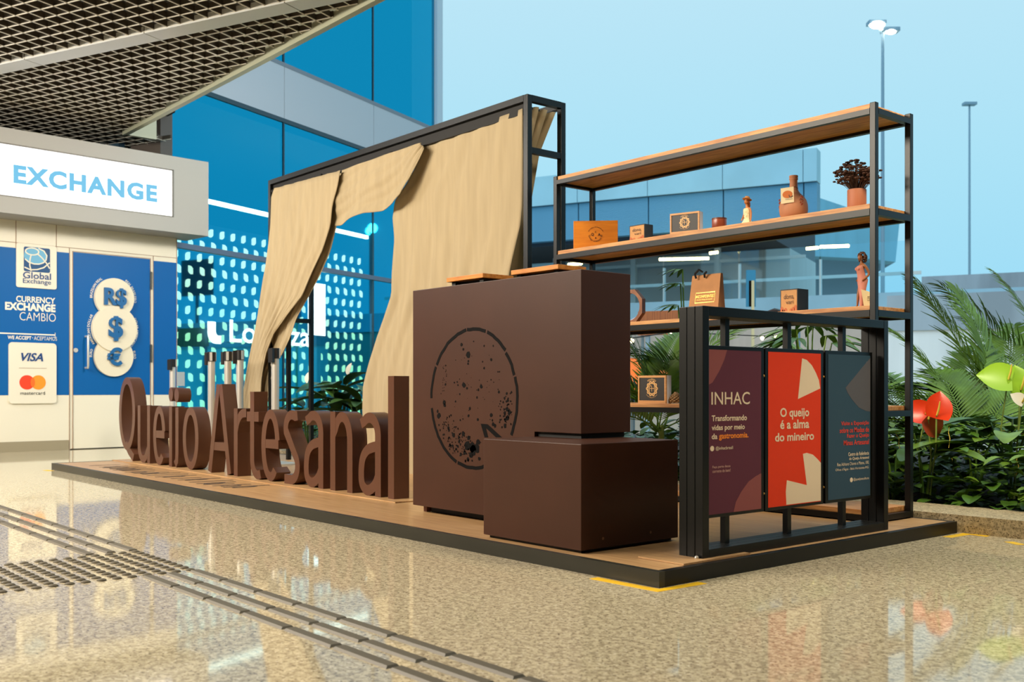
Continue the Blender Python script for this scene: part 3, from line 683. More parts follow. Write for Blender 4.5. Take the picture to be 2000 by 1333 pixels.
ah_box('black fronted box with a round tan emblem on the upper shelf beside the small tin', Z2, 4.555, 1308.5, 1357, 1368, 410).rotation_euler.z = R(14)
ah_box('black fronted box with a round tan emblem on the lower shelf beside the pine cone', Z4, 4.56, 1246, 1300, 1309, 733.5)
# small tin
Y = 4.64; xa, xb = xs(1391,Y), xs(1419,Y); r_ = (xb-xa)/2*.82; zt = zs(1405,427,Y)
t = thing('small_tin', 'short reddish brown tin cup on the upper shelf left of the hatted figurine', 'tin', ((xa+xb)/2,Y,Z2))
MB().lathe([(r_*.96,0),(r_,.003),(r_,zt-Z2-.004),(r_*.97,zt-Z2),(r_*.9,zt-Z2),(r_*.88,zt-Z2-.01)], n=32).build('body', mat('tin_brown', (150,72,44), .3, var=.3, vs=14), t, True)
MB().lathe([(r_*1.01,zt-Z2-.007),(r_*1.03,zt-Z2-.003),(r_*1.0,zt-Z2+.001)], n=32).build('rim', mat('tin_rim', (96,48,32), .35), t, True)
# clay bottle with tag
Y = 4.68; cxw = xs(1550,Y); zt = zs(1550,343.5,Y); hh = zt-Z2; rr = (xs(1577,Y)-xs(1523,Y))/2*.87
t = thing('clay_bottle', 'round bellied clay bottle with a hanging paper tag on the upper shelf', 'bottle', (cxw,Y,Z2))
prf = [(.60,0),(.80,.04),(.95,.13),(1,.24),(.98,.34),(.89,.44),(.70,.53),(.46,.60),(.32,.67),(.285,.75),(.265,.82),(.27,.90),(.31,.915),(.31,.935),(.275,.95),(.31,.965),(.30,1.0),(.2,1.0),(.18,.95)]
MB().lathe([(a*rr, b*hh) for a, b in prf], n=40).build('body', M_terra, t, True)
fw = MB()
for am, n_ in ((-155,1),(-22,2)):
    for k in range(7):
        a_ = R(am)+.10*math.cos(k*.9); z_ = hh*(.40+.09*math.sin(k*.9)); q = rr*.985
        fw.sphere((q*math.cos(a_), q*math.sin(a_), z_), .0045, 6, 5)
fw.build('painted_flower', mat('flower_red', (150,60,34), .6), t)
vx = Vector((c_,s_,0)); vx = Vector((.93,.36,0)).normalized()
tp = MB(); tgw, tgh = .068, .082; o_ = Vector((.36*rr*1.05-.006, -.98*rr, hh*.34))-vx*tgw*.62
nrm = Vector((vx.y,-vx.x,0))
tp.prism([(0,0),(tgw,.004),(tgw*.97,tgh+.004),(-.002,tgh)], o_, vx, (0,0,1), nrm*-.001)
tgp = tp.build('paper_tag', mat('tag_paper', (214,196,158), .7), t)
MB().prism(circle(tgw*.5,tgh*.58,tgw*.38,24,tgh*.24), o_+nrm*.0008, vx, (0,0,1), nrm*.0004).build('tag_print', mat('tag_orange', (184,96,28), .6), tgp)
w1 = MB(); stroke(w1, [(tgw*.62,tgh*.55),(tgw*.66,tgh*.40),(tgw*.8,tgh*.38),(tgw*.92,tgh*.47)], .004, o_+nrm*.0014, vx, (0,0,1), nrm*.0004); w1.build('tag_print', M_ink, tgp, fix=False)
w2 = MB(); stroke(w2, [(tgw*.34,tgh*.27),(tgw*.9,tgh*.27)], .004, o_+nrm*.001, vx, (0,0,1), nrm*.0004); w2.build('tag_print', mat('faint_print', (160,146,118), .6), tgp, fix=False)
sr = MB().tube([(rr*.3*math.cos(a_), rr*.3*math.sin(a_), hh*.72-.004*math.sin(a_*2)) for a_ in [2*math.pi*k/20 for k in range(21)]], .0015, 6); sr.tube([(.06*rr,-.3*rr,hh*.72),(.16*rr,-.75*rr,hh*.685),tuple(o_+vx*tgw*.5+Vector((0,0,tgh*.98)))], .0012, 6)
sr.build('string', M_ink, t)
# pot of dried flowers
Y = 4.70; cxw = xs(1673.5,Y); rr = (xs(1692,Y)-xs(1655,Y))/2*.88; hh = zs(1673,371,Y)-Z2
t = thing('flower_pot', 'terracotta pot of dark dried flowers at the right end of the upper shelf', 'plant pot', (cxw,Y,Z2))
MB().lathe([(rr*.96,0),(rr,.004),(rr,hh-.003),(rr*.98,hh),(rr*.9,hh),(rr*.88,hh-.02)], n=36).build('pot', mat('smooth_terracotta', (174,106,74), .6), t, True)
stm = MB(); hd_ = MB(); random.seed(21)
for k in range(250):
    sec = k < 185; a_ = random.uniform(0,6.28); sp = random.uniform(0,1)**.6*(.085 if sec else .045); hz = random.uniform(.06,.155) if sec else random.uniform(.04,.10)
    bx_ = -.018 if sec else .075
    tip = Vector((bx_+sp*math.cos(a_)*1.15, sp*math.sin(a_), hh+hz*(1-.35*(sp/.085)**2))); ba = Vector((bx_*.2+sp*.15*math.cos(a_), sp*.15*math.sin(a_), hh-.02))
    stm.tube([ba, (ba+tip)/2+Vector((0,0,.012)), tip], .0011, 4)
    hd_.sphere(tip, random.uniform(.0065,.0105), 6, 4, (1.25,1.25,.65))
stm.build('stem', mat('dry_stem', (74,50,34), .8), t); hd_.build('flower_head', mat('dry_flower', (88,56,40), .8, var=.5, vs=60), t)

# ---- figurines (clay women): one continuous skinned body each
def skin(name, verts, edges, radii, m, parent, lv=2):
    me = bpy.data.meshes.new(name); me.from_pydata(verts, edges, []); o = bpy.data.objects.new(name, me); COL.objects.link(o)
    md = o.modifiers.new('s', 'SKIN'); sv = me.skin_vertices[0].data
    for i, r_ in enumerate(radii): sv[i].radius = r_ if isinstance(r_, tuple) else (r_, r_)
    sv[0].use_root = True
    sb = o.modifiers.new('b', 'SUBSURF'); sb.levels = lv; sb.render_levels = lv
    dg = bpy.context.evaluated_depsgraph_get(); dg.update(); m2 = bpy.data.meshes.new_from_object(o.evaluated_get(dg))
    o.modifiers.clear(); o.data = m2; m2.name = name; m2.materials.clear(); m2.materials.append(m)
    for p in m2.polygons: p.use_smooth = True
    o.parent = parent; return o
def loft(name, secs, m, parent, n=24, smooth=True):
    """secs: (cx, cy, z, rx, ry)"""
    vs = [(cx+rx*math.cos(2*math.pi*k/n), cy+ry*math.sin(2*math.pi*k/n), z) for cx, cy, z, rx, ry in secs for k in range(n)]
    fs = [(i*n+k, i*n+(k+1) % n, (i+1)*n+(k+1) % n, (i+1)*n+k) for i in range(len(secs)-1) for k in range(n)]
    fs += [tuple(range(n-1,-1,-1)), tuple((len(secs)-1)*n+k for k in range(n))]
    mb = MB(); mb.add(vs, fs); return mb.build(name, m, parent, smooth)
M_skin = mat('clay_skin', (196,124,70), .55); M_skin2 = mat('dark_clay_skin', (150,92,50), .5)
# seated woman with a hat; local +x faces viewer's left after rotation
def head_mesh(k, c, m, parent, nm='head'):
    """egg shaped head with brow, nose, lips, chin and ears; faces -x"""
    mb = MB(); n, mm = 22, 16; vs = []
    for i in range(mm+1):
        th = math.pi*i/mm; z = -math.cos(th)
        for j in range(n):
            ph = 2*math.pi*j/n; x = math.sin(th)*math.cos(ph); y = math.sin(th)*math.sin(ph)
            X_, Y_, Z_ = x*.92, y*(.74 if z > -.2 else .74+.22*(z+.2)), z*1.12
            if x < -.5 and abs(y) < .25:
                g = (1-abs(y)/.25)
                if -.25 < z < .2: X_ -= .24*g*(1-abs(z+.08)/.3)
                if -.62 < z < -.36: X_ -= .09*g
                if z < -.7: X_ -= .10*g
            if x < -.3 and .12 < abs(y) < .5 and .02 < z < .25: X_ += .07
            vs.append((c[0]+k*X_, c[1]+k*Y_, c[2]+k*Z_))
    fs = [(i*n+j, i*n+(j+1) % n, (i+1)*n+(j+1) % n, (i+1)*n+j) for i in range(mm) for j in range(n)]
    mb.add(vs, fs)
    for sgn in (-1,1): mb.sphere((c[0]+.1*k, c[1]+sgn*.74*k, c[2]-.05*k), .22*k, 8, 6, (.7,.35,1))
    return mb.build(nm, m, parent, True)
Y = 4.62; cxw = xs(1459,Y); kx = (xs(1475,Y)-xs(1445,Y)); zt = zs(1460,383,Y); H_ = zt-Z2
t = thing('hat_figurine', 'clay figurine of a seated woman in a hat and pale flowered dress', 'figurine', (cxw,Y,Z2), R(82))
u = H_
V_ = [(0,0,.10*u),(0,0,.25*u),(.0,0,.40*u),(.0,0,.52*u),(.0,0,.60*u),(-.01*u,0,.68*u),(-.02*u,0,.74*u),
      (0,-.135*u,.575*u),(.015*u,-.17*u,.42*u),(.0,-.185*u,.29*u),(-.03*u,-.20*u,.19*u),(-.05*u,-.21*u,.12*u),
      (0,.135*u,.575*u),(.03*u,.165*u,.42*u),(-.02*u,.17*u,.29*u),(-.08*u,.16*u,.21*u),(-.12*u,.15*u,.17*u)]
Ed = [(0,1),(1,2),(2,3),(3,4),(4,5),(5,6),(3,7),(7,8),(8,9),(9,10),(10,11),(3,12),(12,13),(13,14),(14,15),(15,16)]
Rd = [(.13*u,.12*u),(.075*u,.085*u),(.07*u,.095*u),(.06*u,.10*u),.045*u,.04*u,.045*u,.038*u,.034*u,.03*u,.026*u,.02*u,.038*u,.034*u,.03*u,.026*u,.02*u]
bd_ = skin('body', V_, Ed, Rd, M_skin, t)
head_mesh(.088*u, (-.03*u,0,.80*u), M_skin, t)
hr = MB().sphere((.015*u,0,.80*u), .095*u, 12, 9, (.9,.95,1.1)); hr.tube([(.05*u,0,.78*u),(.075*u,0,.66*u),(.07*u,0,.52*u)], [.075*u,.06*u,.02*u], 10); hr.build('hair', mat('auburn_hair', (140,76,36), .5), t, True)
MB().lathe([(.04*u,.0),(.165*u,.012*u),(.17*u,.022*u),(.10*u,.03*u),(.095*u,.085*u),(.075*u,.115*u),(.02*u,.12*u)], n=26, sy=.9).build('hat', mat('straw_hat', (196,134,74), .7), t, True).matrix_local = Matrix.Translation((0,0,.868*u)) @ Matrix.Rotation(R(14),4,'Y')
M_dress = mat('flowered_cream', (232,216,172), .7)
ds = loft('dress', [(0,0,.0,.27*u,.32*u),(.01*u,0,.03*u,.25*u,.29*u),(.0,0,.10*u,.17*u,.18*u),(0,0,.2*u,.105*u,.125*u),(0,0,.28*u,.092*u,.112*u),(-.012*u,0,.44*u,.108*u,.125*u),(-.025*u,0,.53*u,.10*u,.115*u),(-.02*u,0,.575*u,.07*u,.09*u),(-.02*u,0,.58*u,.05*u,.06*u)], M_dress, t)
dsk = MB(); random.seed(2)
for k in range(14):
    z_ = random.uniform(.08,.46); a_ = R(random.uniform(110,290)); q = .125-.02*(z_-.1) if z_ > .2 else .19-.3*(z_-.08); dsk.sphere((q*u*math.cos(a_), q*u*math.sin(a_)*1.1, z_*u), .012*u, 6, 4)
dsk.build('dress_flower', mat('dress_flower', (180,110,64), .6), ds)
rf = MB(); 
for k in range(16):
    a_ = 2*math.pi*k/16; rf.sphere((.25*u*math.cos(a_), .30*u*math.sin(a_), .025*u), .05*u, 7, 5, (1,1,.5))
rf.build('hem', mat('pale_hem', (236,224,200), .7), ds, True)
# standing woman in a pink dress
Y = 4.66; cxw = xs(1682,Y); zt = zs(1685,490.5,Y); H_ = zt-Z3_; u = H_
t = thing('pink_figurine', 'clay figurine of a standing curly haired woman in a long pink dress', 'figurine', (cxw,Y,Z3_), R(60))
V_ = [(.02*u,0,.50*u),(.0,0,.58*u),(-.01*u,0,.66*u),(.0,0,.73*u),(.015*u,0,.775*u),(.01*u,0,.82*u),(.0,0,.86*u),
      (.02*u,-.085*u,.745*u),(.07*u,-.11*u,.65*u),(.085*u,-.115*u,.585*u),(.03*u,-.105*u,.52*u),(-.02*u,-.095*u,.485*u),(-.035*u,-.09*u,.465*u),
      (.02*u,.085*u,.745*u),(.05*u,.10*u,.65*u),(.05*u,.105*u,.58*u),(-.0*u,.10*u,.52*u),(-.04*u,.095*u,.48*u),
      (.015*u,-.045*u,.40*u),(.0,-.045*u,.24*u),(-.01*u,-.04*u,.04*u),(-.05*u,-.04*u,.015*u),
      (.015*u,.045*u,.40*u),(-.03*u,.045*u,.24*u),(-.05*u,.045*u,.04*u),(-.09*u,.045*u,.015*u)]
Ed = [(0,1),(1,2),(2,3),(3,4),(4,5),(5,6),(3,7),(7,8),(8,9),(9,10),(10,11),(11,12),(3,13),(13,14),(14,15),(15,16),(16,17),(0,18),(18,19),(19,20),(20,21),(0,22),(22,23),(23,24),(24,25)]
Rd = [(.065*u,.08*u),(.045*u,.06*u),(.052*u,.068*u),(.045*u,.07*u),.035*u,.024*u,.03*u]+[.027*u,.023*u,.021*u,.018*u,.015*u,.013*u]+[.027*u,.023*u,.021*u,.018*u,.014*u]+[.045*u,.03*u,.016*u,.012*u]*2
skin('body', V_, Ed, Rd, M_skin2, t)
head_mesh(.052*u, (-.012*u,0,.885*u), M_skin2, t)
M_pink = mat('pink_dress', (208,132,112), .6)
loft('dress', [(.0,-.04*u,.03*u,.05*u,.035*u),(.0,-.04*u,.20*u,.052*u,.05*u),(.01*u,-.02*u,.34*u,.062*u,.075*u),(.025*u,0,.46*u,.085*u,.095*u),(.03*u,0,.50*u,.088*u,.095*u),(.003*u,0,.58*u,.064*u,.080*u),(-.012*u,0,.65*u,.066*u,.078*u),(-.028*u,0,.695*u,.075*u,.08*u),(-.01*u,0,.74*u,.052*u,.074*u),(.0,0,.75*u,.03*u,.05*u)], M_pink, t)
bs = MB()
for y in (-.032,.032): bs.sphere((-.062*u,y*u,.69*u), .036*u, 12, 8)
bs.build('bodice', M_pink, t, True)
cl = MB(); random.seed(4)
for k in range(110):
    a_ = random.uniform(0,6.28); b_ = random.uniform(-.9,1.35); p = Vector((math.cos(a_)*math.cos(b_), math.sin(a_)*math.cos(b_), math.sin(b_)))
    if p.x < -.45 and p.z < .55: continue
    cl.sphere((.016*u+p.x*.080*u, p.y*.078*u, .895*u+p.z*.082*u-(.02*u if p.x > .3 else 0)), .019*u, 6, 5)
cl.build('hair', mat('curly_hair', (84,48,26), .6), t, True)
pc = MB(); o_ = Vector((-.035*u,-.150*u,.0)); px_ = Vector((1,0,0)); pn = Vector((-px_.y,px_.x,0))
pc.prism([(.05*u,0),(.27*u,.0),(.22*u,.27*u),(.14*u,.275*u),(.0,.32*u)], o_, px_, (-.0,0.0,1), pn*.002)
M_card = mat('cream_card', (226,206,160), .7)
crd = tag(pc.build('paper_card', M_card, None), 'cream paper card leaning against the pink figurine', 'card')
crd.matrix_world = Matrix.Translation((cxw,Y,Z3_)) @ Matrix.Rotation(R(44),4,'Z')
for k, ln in enumerate(('MINAS','QUEIJO','& ARTE')): txt('lettering', ln, M_ink, crd, o_-pn*.001+px_*.105*u+Vector((0,0,(.175-.03*k)*u)), px_, (0,0,1), w=.085*u, h=.022*u, bold=.02)
# paper bag
Y = 4.60; xa, xb = xs(1342.5,Y), xs(1401,Y); zt = zs(1370,536,Y); w_ = xb-xa; hh = zt-Z3_; dp = .075
t = thing('paper_bag', 'brown kraft paper bag with black ribbon handles on the middle shelf', 'bag', (xa,Y,Z3_))
bg_ = MB(); sl = .03
bg_.add([(0,0,0),(w_,0,0),(w_+.0,dp,0),(0,dp,0),(.012,sl,hh),(w_-.0,sl,hh),(w_-.0,dp-sl+.004,hh),(.012,dp-sl+.004,hh)], [(3,2,1,0),(0,1,5,4),(1,2,6,5),(2,3,7,6),(3,0,4,7)])
bg_.build('body', mat('kraft_paper', (190,132,80), .75, var=.12, vs=14), t)
rb_ = MB()
for P in ([(.055,.012,hh-.02),(.052,.004,hh+.006),(.085,.0,hh+.028),(.105,.01,hh+.012)], [(.112,.018,hh-.018),(.118,.008,hh),(.135,.006,hh+.012)]):
    for a_, b_ in zip(P, P[1:]): rb_.tube([a_, b_], .006, 6)
rb_.build('handle', mat('black_ribbon', (18,16,18), .6), t)
up_ = Vector((.012,sl,hh)).normalized(); M_foil = mat('gold_foil', (232,184,84), .35, .4)
fo_ = Vector((.20*w_,-.001,0))+up_*hh*.36; lw_b, lh_b = .64*w_, .23*hh
st_ = MB(); stroke(st_, [(0,0),(lw_b,0),(lw_b,lh_b),(0,lh_b)], .0035, fo_, X3, up_, (0,-.0006,0), True); st_.build('label_frame', M_foil, t, fix=False)
txt('lettering', 'INCONFIDENTES', M_foil, t, fo_+Vector((lw_b/2,-.001,0))+up_*lh_b*.46, X3, up_, w=lw_b*.92, h=lh_b*.28, anchor='c', bold=.01)
txt('lettering', 'Queijo Minas Artesanal', M_foil, t, fo_+Vector((lw_b/2,-.001,0))+up_*lh_b*.18, X3, up_, w=lw_b*.8, h=lh_b*.18, anchor='c')
# dark cloth bag lying on the middle shelf
Y = 4.64; xa = xs(1484,Y); xb = xs(1521,Y)
cb = MB(); secs = [(0,.006),(.15,.018),(.35,.026),(.6,.030),(.85,.026),(1,.02)]; n_ = 10; vs = []
for u_, h_ in secs:
    for k in range(n_+1):
        a_ = math.pi*k/n_; vs.append((xa+(xb-xa)*u_, Y+.05-.06*math.cos(a_), Z3_+.001+h_*math.sin(a_)*(1+.15*math.sin(7*u_+k))))
cb.add(vs, [(i*(n_+1)+k, i*(n_+1)+k+1, (i+1)*(n_+1)+k+1, (i+1)*(n_+1)+k) for i in range(len(secs)-1) for k in range(n_)]+[tuple(range(n_+1)), tuple((len(secs)-1)*(n_+1)+k for k in range(n_,-1,-1))])
tag(cb.build('cloth_pouch', mat('dark_leather', (44,30,26), .45), None, True), 'flat dark pouch lying on the middle shelf beside the gift box', 'pouch')
# octagonal wooden frame half hidden by the counter
Y = 4.66; xr = xs(1254,Y); zc = zs(1235,599,Y); r_ = zc-Z3_+.0; hh = zs(1235,566,Y)-Z3_
of = MB(); cxw = xr-hh/2*1.0; n_ = 8; outp = [(hh/2/math.cos(R(22.5))*math.cos(R(22.5+45*k)), hh/2/math.cos(R(22.5))*math.sin(R(22.5+45*k))) for k in range(8)]
vs = []; fs_ = []; N_ = 64
def octr(a_):
    a2 = (a_+22.5) % 45-22.5; return hh/2/math.cos(R(a2))
for k in range(N_):
    a_ = 360*k/N_; ro = octr(a_); ri = hh/2*.80
    for (q, y) in ((ro,0),(ro,.03),(ri,.03),(ri,0)): vs.append((q*math.cos(R(a_)), y, hh/2+q*math.sin(R(a_))))
for k in range(N_):
    for j in range(4): fs_.append((k*4+j, k*4+(j+1) % 4, ((k+1) % N_)*4+(j+1) % 4, ((k+1) % N_)*4+j))
of.add(vs, fs_); o = of.build('octagon_frame', wood('walnut_ring', (150,92,48), (118,68,34), .45, (10,10,3))); o.location = (cxw,Y,Z3_)
tag(o, 'octagonal wooden ring frame on the middle shelf, half hidden by the counter', 'frame')
# pine cone
Y = 4.62; cxw = xs(1320,Y); zt = zs(1318,766,Y); hh = zt-Z4
pcn = MB(); pcn.lathe([(.012,0.004),(.026,.012),(.03,.025),(.024,.042),(.01,hh)], n=12)
for i in range(7):
    for k in range(9):
        a_ = 2*math.pi*(k+.5*(i % 2))/9; z_ = .008+i*(hh-.012)/7; q = (.030,.035,.037,.034,.029,.022,.013)[i]
        pcn.sphere((q*math.cos(a_), q*math.sin(a_), z_), .0085, 6, 4, (1,1,.55))
o = pcn.build('pine_cone', mat('cone_scale', (178,140,96), .7, var=.5, vs=90)); o.location = (cxw,Y,Z4); tag(o, 'small brown pine cone on the lower shelf beside the emblem box', 'pine cone')

# ================================================================ black poster frame with three boards
pfm = thing('poster_frame', 'heavy black steel frame holding three posters at the right end of the stand', 'frame', (-2.492,3.047,PZ))
LYf = 1.325; Hf = 1.018-PZ; t_ = .037
for k in range(3):
    x1_ = -.0395*k; x0_ = x1_-.0375
    f_ = BX(x0_,x1_,0,t_,0,Hf); f_.box(x0_,x1_,LYf-t_,LYf,0,Hf); f_.box(x0_,x1_,t_,LYf-t_,Hf-t_,Hf); f_.box(x0_,x1_,t_,LYf-t_,0,t_)
    f_.build('frame_loop', M_steel, pfm, bevel=.002)
for y in (.208,.624,1.04):
    BX(-.083,-.058,y-.0,y+.026,t_,Hf-t_).build('pivot_post', M_steel, pfm)
for y, z in ((-.012,.008),(LYf+.01,.008)):
    MB().sphere((-.02,y,z), .009, 10, 7).build('bolt', M_chrome, pfm, True)
boards = [('poster_board',3.095,3.479,(98,48,64),'plum poster'),('poster_board',3.487,3.904,(232,62,26),'red poster'),('poster_board',3.92,4.30,(54,79,98),'slate poster')]
bobs = []
XB = -2.530-(-2.492)
for i, (nm, y0, y1, colr, l_) in enumerate(boards):
    yy0, yy1 = y0-3.047, y1-3.047
    b_ = BX(XB-.022,XB,yy0,yy1,.205-PZ,.872-PZ).build(nm, M_steel, pfm, bevel=.002); b_['label'] = l_+' in a thin black frame'
    fx = .02
    m_ = mat('poster_ink_%d' % i, colr, .6, spec=.2)
    a_ = BX(XB,XB+.001,yy0+fx,yy1-fx,.218-PZ,.856-PZ).build('print', m_, b_); bobs.append((b_, yy0+fx, yy1-fx))
zB0, zB1 = .218-PZ, .856-PZ
YX, ZX = (0,1,0), (0,0,1)
def pb(i, u, v):
    b_, y0, y1 = bobs[i]; return (XB+.0012, y0+u*(y1-y0), zB0+v*(zB1-zB0))
def ptext(i, s, u, v, w_, h_, m, anchor='l', bold=0, name='lettering'):
    b_, y0, y1 = bobs[i]; txt(name, s, m, b_, pb(i,u,v), YX, ZX, w=w_*(y1-y0), h=h_*(zB1-zB0), anchor=anchor, bold=bold, ext=.0006)
def ppoly(i, pts, m, lift=0.0):
    b_, y0, y1 = bobs[i]; mb = MB()
    mb.prism([(p[0]*(y1-y0), p[1]*(zB1-zB0)) for p in pts], (XB+.001+lift, y0, zB0), YX, ZX, (.0004,0,0)); mb.build('graphic', m, b_, fix=False)
M_pcream = mat('poster_cream', (240,218,190), .6, spec=.2); M_por = mat('poster_orange', (255,146,54), .6, spec=.2); M_pshape = mat('poster_rose', (146,82,82), .6, spec=.2); M_pgrey = mat('poster_grey', (94,92,98), .6, spec=.2)
M_ptint = mat('poster_tint', (206,160,150), .6, spec=.2); M_pred = mat('poster_red_text', (236,72,52), .6, spec=.2)
# plum poster
ppoly(0, [(0,.78),(.10,.80),(.22,.87),(.31,.94),(.36,1),(0,1)], M_pshape)
ppoly(0, [(.48,0),(.52,.06),(.62,.12),(.76,.18),(.9,.21),(1,.225),(1,0)], M_pshape)
ptext(0,'INHAC',.08,.665,.70,.078,M_pcream,bold=.004); ptext(0,'Transformando',.085,.565,.64,.036,M_pcream,bold=.022); ptext(0,'vidas por meio',.085,.500,.60,.043,M_pcream,bold=.022)
ptext(0,'da',.085,.456,.10,.034,M_pcream,bold=.022); ptext(0,'gastronomia.',.215,.446,.54,.044,M_por,bold=.022)
ptext(0,'@inhacbrasil',.155,.385,.31,.026,M_pcream,bold=.004); ppoly(0, [(p[0],p[1]) for p in circle(.095,.40,.035,16,.0165)], M_pcream)
ptext(0,'Faça parte dessa',.10,.276,.32,.019,M_ptint,bold=.01); ptext(0,'corrente do bem!',.10,.252,.32,.019,M_ptint,bold=.01)
# red poster: two cheese wedges
ppoly(1, [(.55,.695)]+[(.63,.965),(.72,.955),(.82,.92),(.90,.87),(.96,.82),(.985,.765)], M_pcream)
ppoly(1, [(.33,.02),(.32,.09),(.34,.165),(.72,.12),(.645,.33),(.72,.335),(.84,.32),(.94,.285),(1,.26),(1,.005),(.33,.005)], M_pcream)
ptext(1,'O queijo',.49,.56,.55,.078,M_pcream,'c',.024); ptext(1,'é a alma',.49,.50,.55,.060,M_pcream,'c',.024); ptext(1,'do mineiro',.49,.420,.74,.056,M_pcream,'c',.024)
# slate poster
ppoly(2, [(.40,.77),(1,.985),(1,.60),(.90,.605),(.72,.63),(.55,.69),(.45,.735)], M_pgrey)
for k, (ln, w_) in enumerate((('Visite a Exposição',.67),('sobre os Modos de',.70),('Fazer o Queijo',.53),('Minas Artesanal',.61))): ptext(2,ln,.965,.500-.044*k,w_,.036,M_pred,'r',.012)
for k, (ln, w_, bo) in enumerate((('Centro de Referência',.50,.012),('do Queijo Artesanal',.48,.012),('Rua Adriano Chaves e Matos, 100,',.76,0),('Olhos d\'Água - Belo Horizonte-MG.',.80,0))): ptext(2,ln,.965,.292-.034*k,w_,.026,M_pcream,'r',bo)
ptext(2,'@queijoecultura',.965,.112,.38,.024,M_pcream,'r',.004); ppoly(2, circle(.54,.124,.035,16,.0165), M_pcream)
for y in (.436,.865):
    for z in (.22,.70): MB().sphere((XB-.004,y,z), .005, 8, 6).build('hinge_bolt', mat('brass_bolt', (206,150,70), .3, 1), pfm, True)

# ================================================================ curtain rack and curtains
RY = 4.45; RXL = onY(523.6,352.6,RY)[0]; RXR = onY(1030,182.9,RY)[0]; RZ = onY(1030,182.9,RY)[2]; RD = onX(1105,203,RXR)[1]-RY; q = .042
rk = thing('curtain_rack', 'tall black steel rack carrying the cream curtains behind the letters', 'rack', (RXL,RY,PZ))
Lr = RXR-RXL; Hr = RZ-PZ
for x, y in ((0,0),(Lr-q,0),(Lr-q,RD-q)): BX(x,x+q,y,y+q,0,Hr).build('post', M_steel, rk, bevel=.003)
xm = onY(545,700,RY)[0]-RXL
for y in (.07,RD-q): BX(xm,xm+.035,y,y+.035,0,Hr-q).build('post', M_steel, rk)
zc1 = onY(575,622,RY)[2]-PZ; zc2 = onX(1060,297,RXR)[2]-PZ
BX(xm,xm+.03,.105,RD-q,zc1-.02,zc1+.02).build('crossbar', M_steel, rk); BX(Lr-q+.004,Lr-.004,q,RD-q,zc2-.02,zc2+.02).build('crossbar', M_steel, rk)
for y in (0,RD-q): BX(q if y == 0 else 0,Lr-q,y,y+q,Hr-q,Hr).build('top_beam', M_steel, rk)
for x in (0,Lr-q): BX(x,x+q,q,RD-q,Hr-q,Hr).build('top_beam', M_steel, rk)
rods = [.075,.135,.195,.255]
for y in rods: MB().tube([(q,y,Hr-.075),(Lr-q,y,Hr-.075)], .011, 10).build('rod', M_steel, rk, True)
BX(q,Lr-q,.03,.05,Hr-.115,Hr-q).build('track', M_recess, rk)
bn = MB()
for x in (Lr*.012, Lr*.255, Lr*.55, Lr*.99): bn.sphere((x,.03,Hr-.105), .022, 8, 6)
bn.build('clip', M_recess, rk)
def resample(P, n):
    P = [Vector(p) for p in P]; d = [0]
    for a, b in zip(P, P[1:]): d.append(d[-1]+(b-a).length)
    out = []
    for i in range(n+1):
        s_t = d[-1]*i/n; k = 0
        while k < len(d)-2 and d[k+1] < s_t: k += 1
        f_ = (s_t-d[k])/max(1e-9, d[k+1]-d[k]); out.append(P[k].lerp(P[k+1], min(1, f_)))
    return out
def cloth(lab, A_, B_, Y_, nu=56, nv=50, amp=.02, freq=6, group=None, topamp=.25, seed=0, m=None, name='curtain', vert=True):
    """ruled sheet between edge A and edge B (3d points), pleats running along the edges"""
    random.seed(seed); ph = [random.uniform(0,6.28) for _ in range(4)]
    a = resample(A_, nv); b = resample(B_, nv); vs = []; wm = max((q_-p_).length for p_, q_ in zip(a, b)); amp0 = amp
    for i in range(nv+1):
        amp = amp0*min(1, ((b[i]-a[i]).length/wm)**1.3) if vert else amp0
        for k in range(nu+1):
            u = k/nu; v = i/nv; p = a[i].lerp(b[i], u)
            k1 = topamp+(1-topamp)*min(1, v*2.2)
            if vert: dy = amp*k1*(math.sin(freq*2*math.pi*u+ph[0]+.8*v)+.5*math.sin(freq*2.3*2*math.pi*u+ph[1]-1.2*v)+.35*math.sin(5*v+3*u+ph[2]))
            else: dy = amp*(math.sin(freq*2*math.pi*v*.4+3*u+ph[0])*u+.6*math.sin(9*u+2.5*v+ph[1])*u)
            dy += .004*math.sin(31*u+17*v+ph[3])
            vs.append((p.x, p.y-dy, p.z))
    mb = MB(); mb.add(vs, [(i*(nu+1)+k, i*(nu+1)+k+1, (i+1)*(nu+1)+k+1, (i+1)*(nu+1)+k) for i in range(nv) for k in range(nu)])
    o = mb.build(name, m or M_cloth, None, True)
    so = o.modifiers.new('thickness', 'SOLIDIFY'); so.thickness = .004
    return tag(o, lab, 'curtain', group)
g3 = lambda P, Y_: [onY(px, py, Y_) for px, py in P]
Lt = [(537,368),(531,385),(528,440),(520,520),(505,610),(488,700),(470,795),(463,835)]
Rt = [(666,333),(661,365),(650,402),(646,440),(630,490),(612,530),(592,578),(560,617),(535,652),(521,690),(512,740),(508,790),(505,835)]
cloth('gathered cream curtain hanging at the left of the rack, tied in towards the floor', g3(Lt,RY-.045), g3(Rt,RY-.045), RY, amp=.011, freq=6, seed=1)
Rt2 = [(670,336),(664,372),(656,405),(653,440),(640,490),(620,538),(598,582),(575,622),(562,660),(548,690),(532,716),(524,752),(519,790),(517,835)]
cloth('second cream curtain layer showing behind the left gathered curtain', g3([(a+6,b) for a, b in Lt],RY+.015), g3([(a+4,b) for a, b in Rt2],RY+.015), RY, amp=.015, freq=5, seed=2)
Tp = [(668,333),(700,321),(740,307),(780,293),(823,279)]; Bt = [(648,441),(662,440),(690,428),(715,417),(745,412),(770,398),(790,381),(806,350),(820,308),(826,290)]
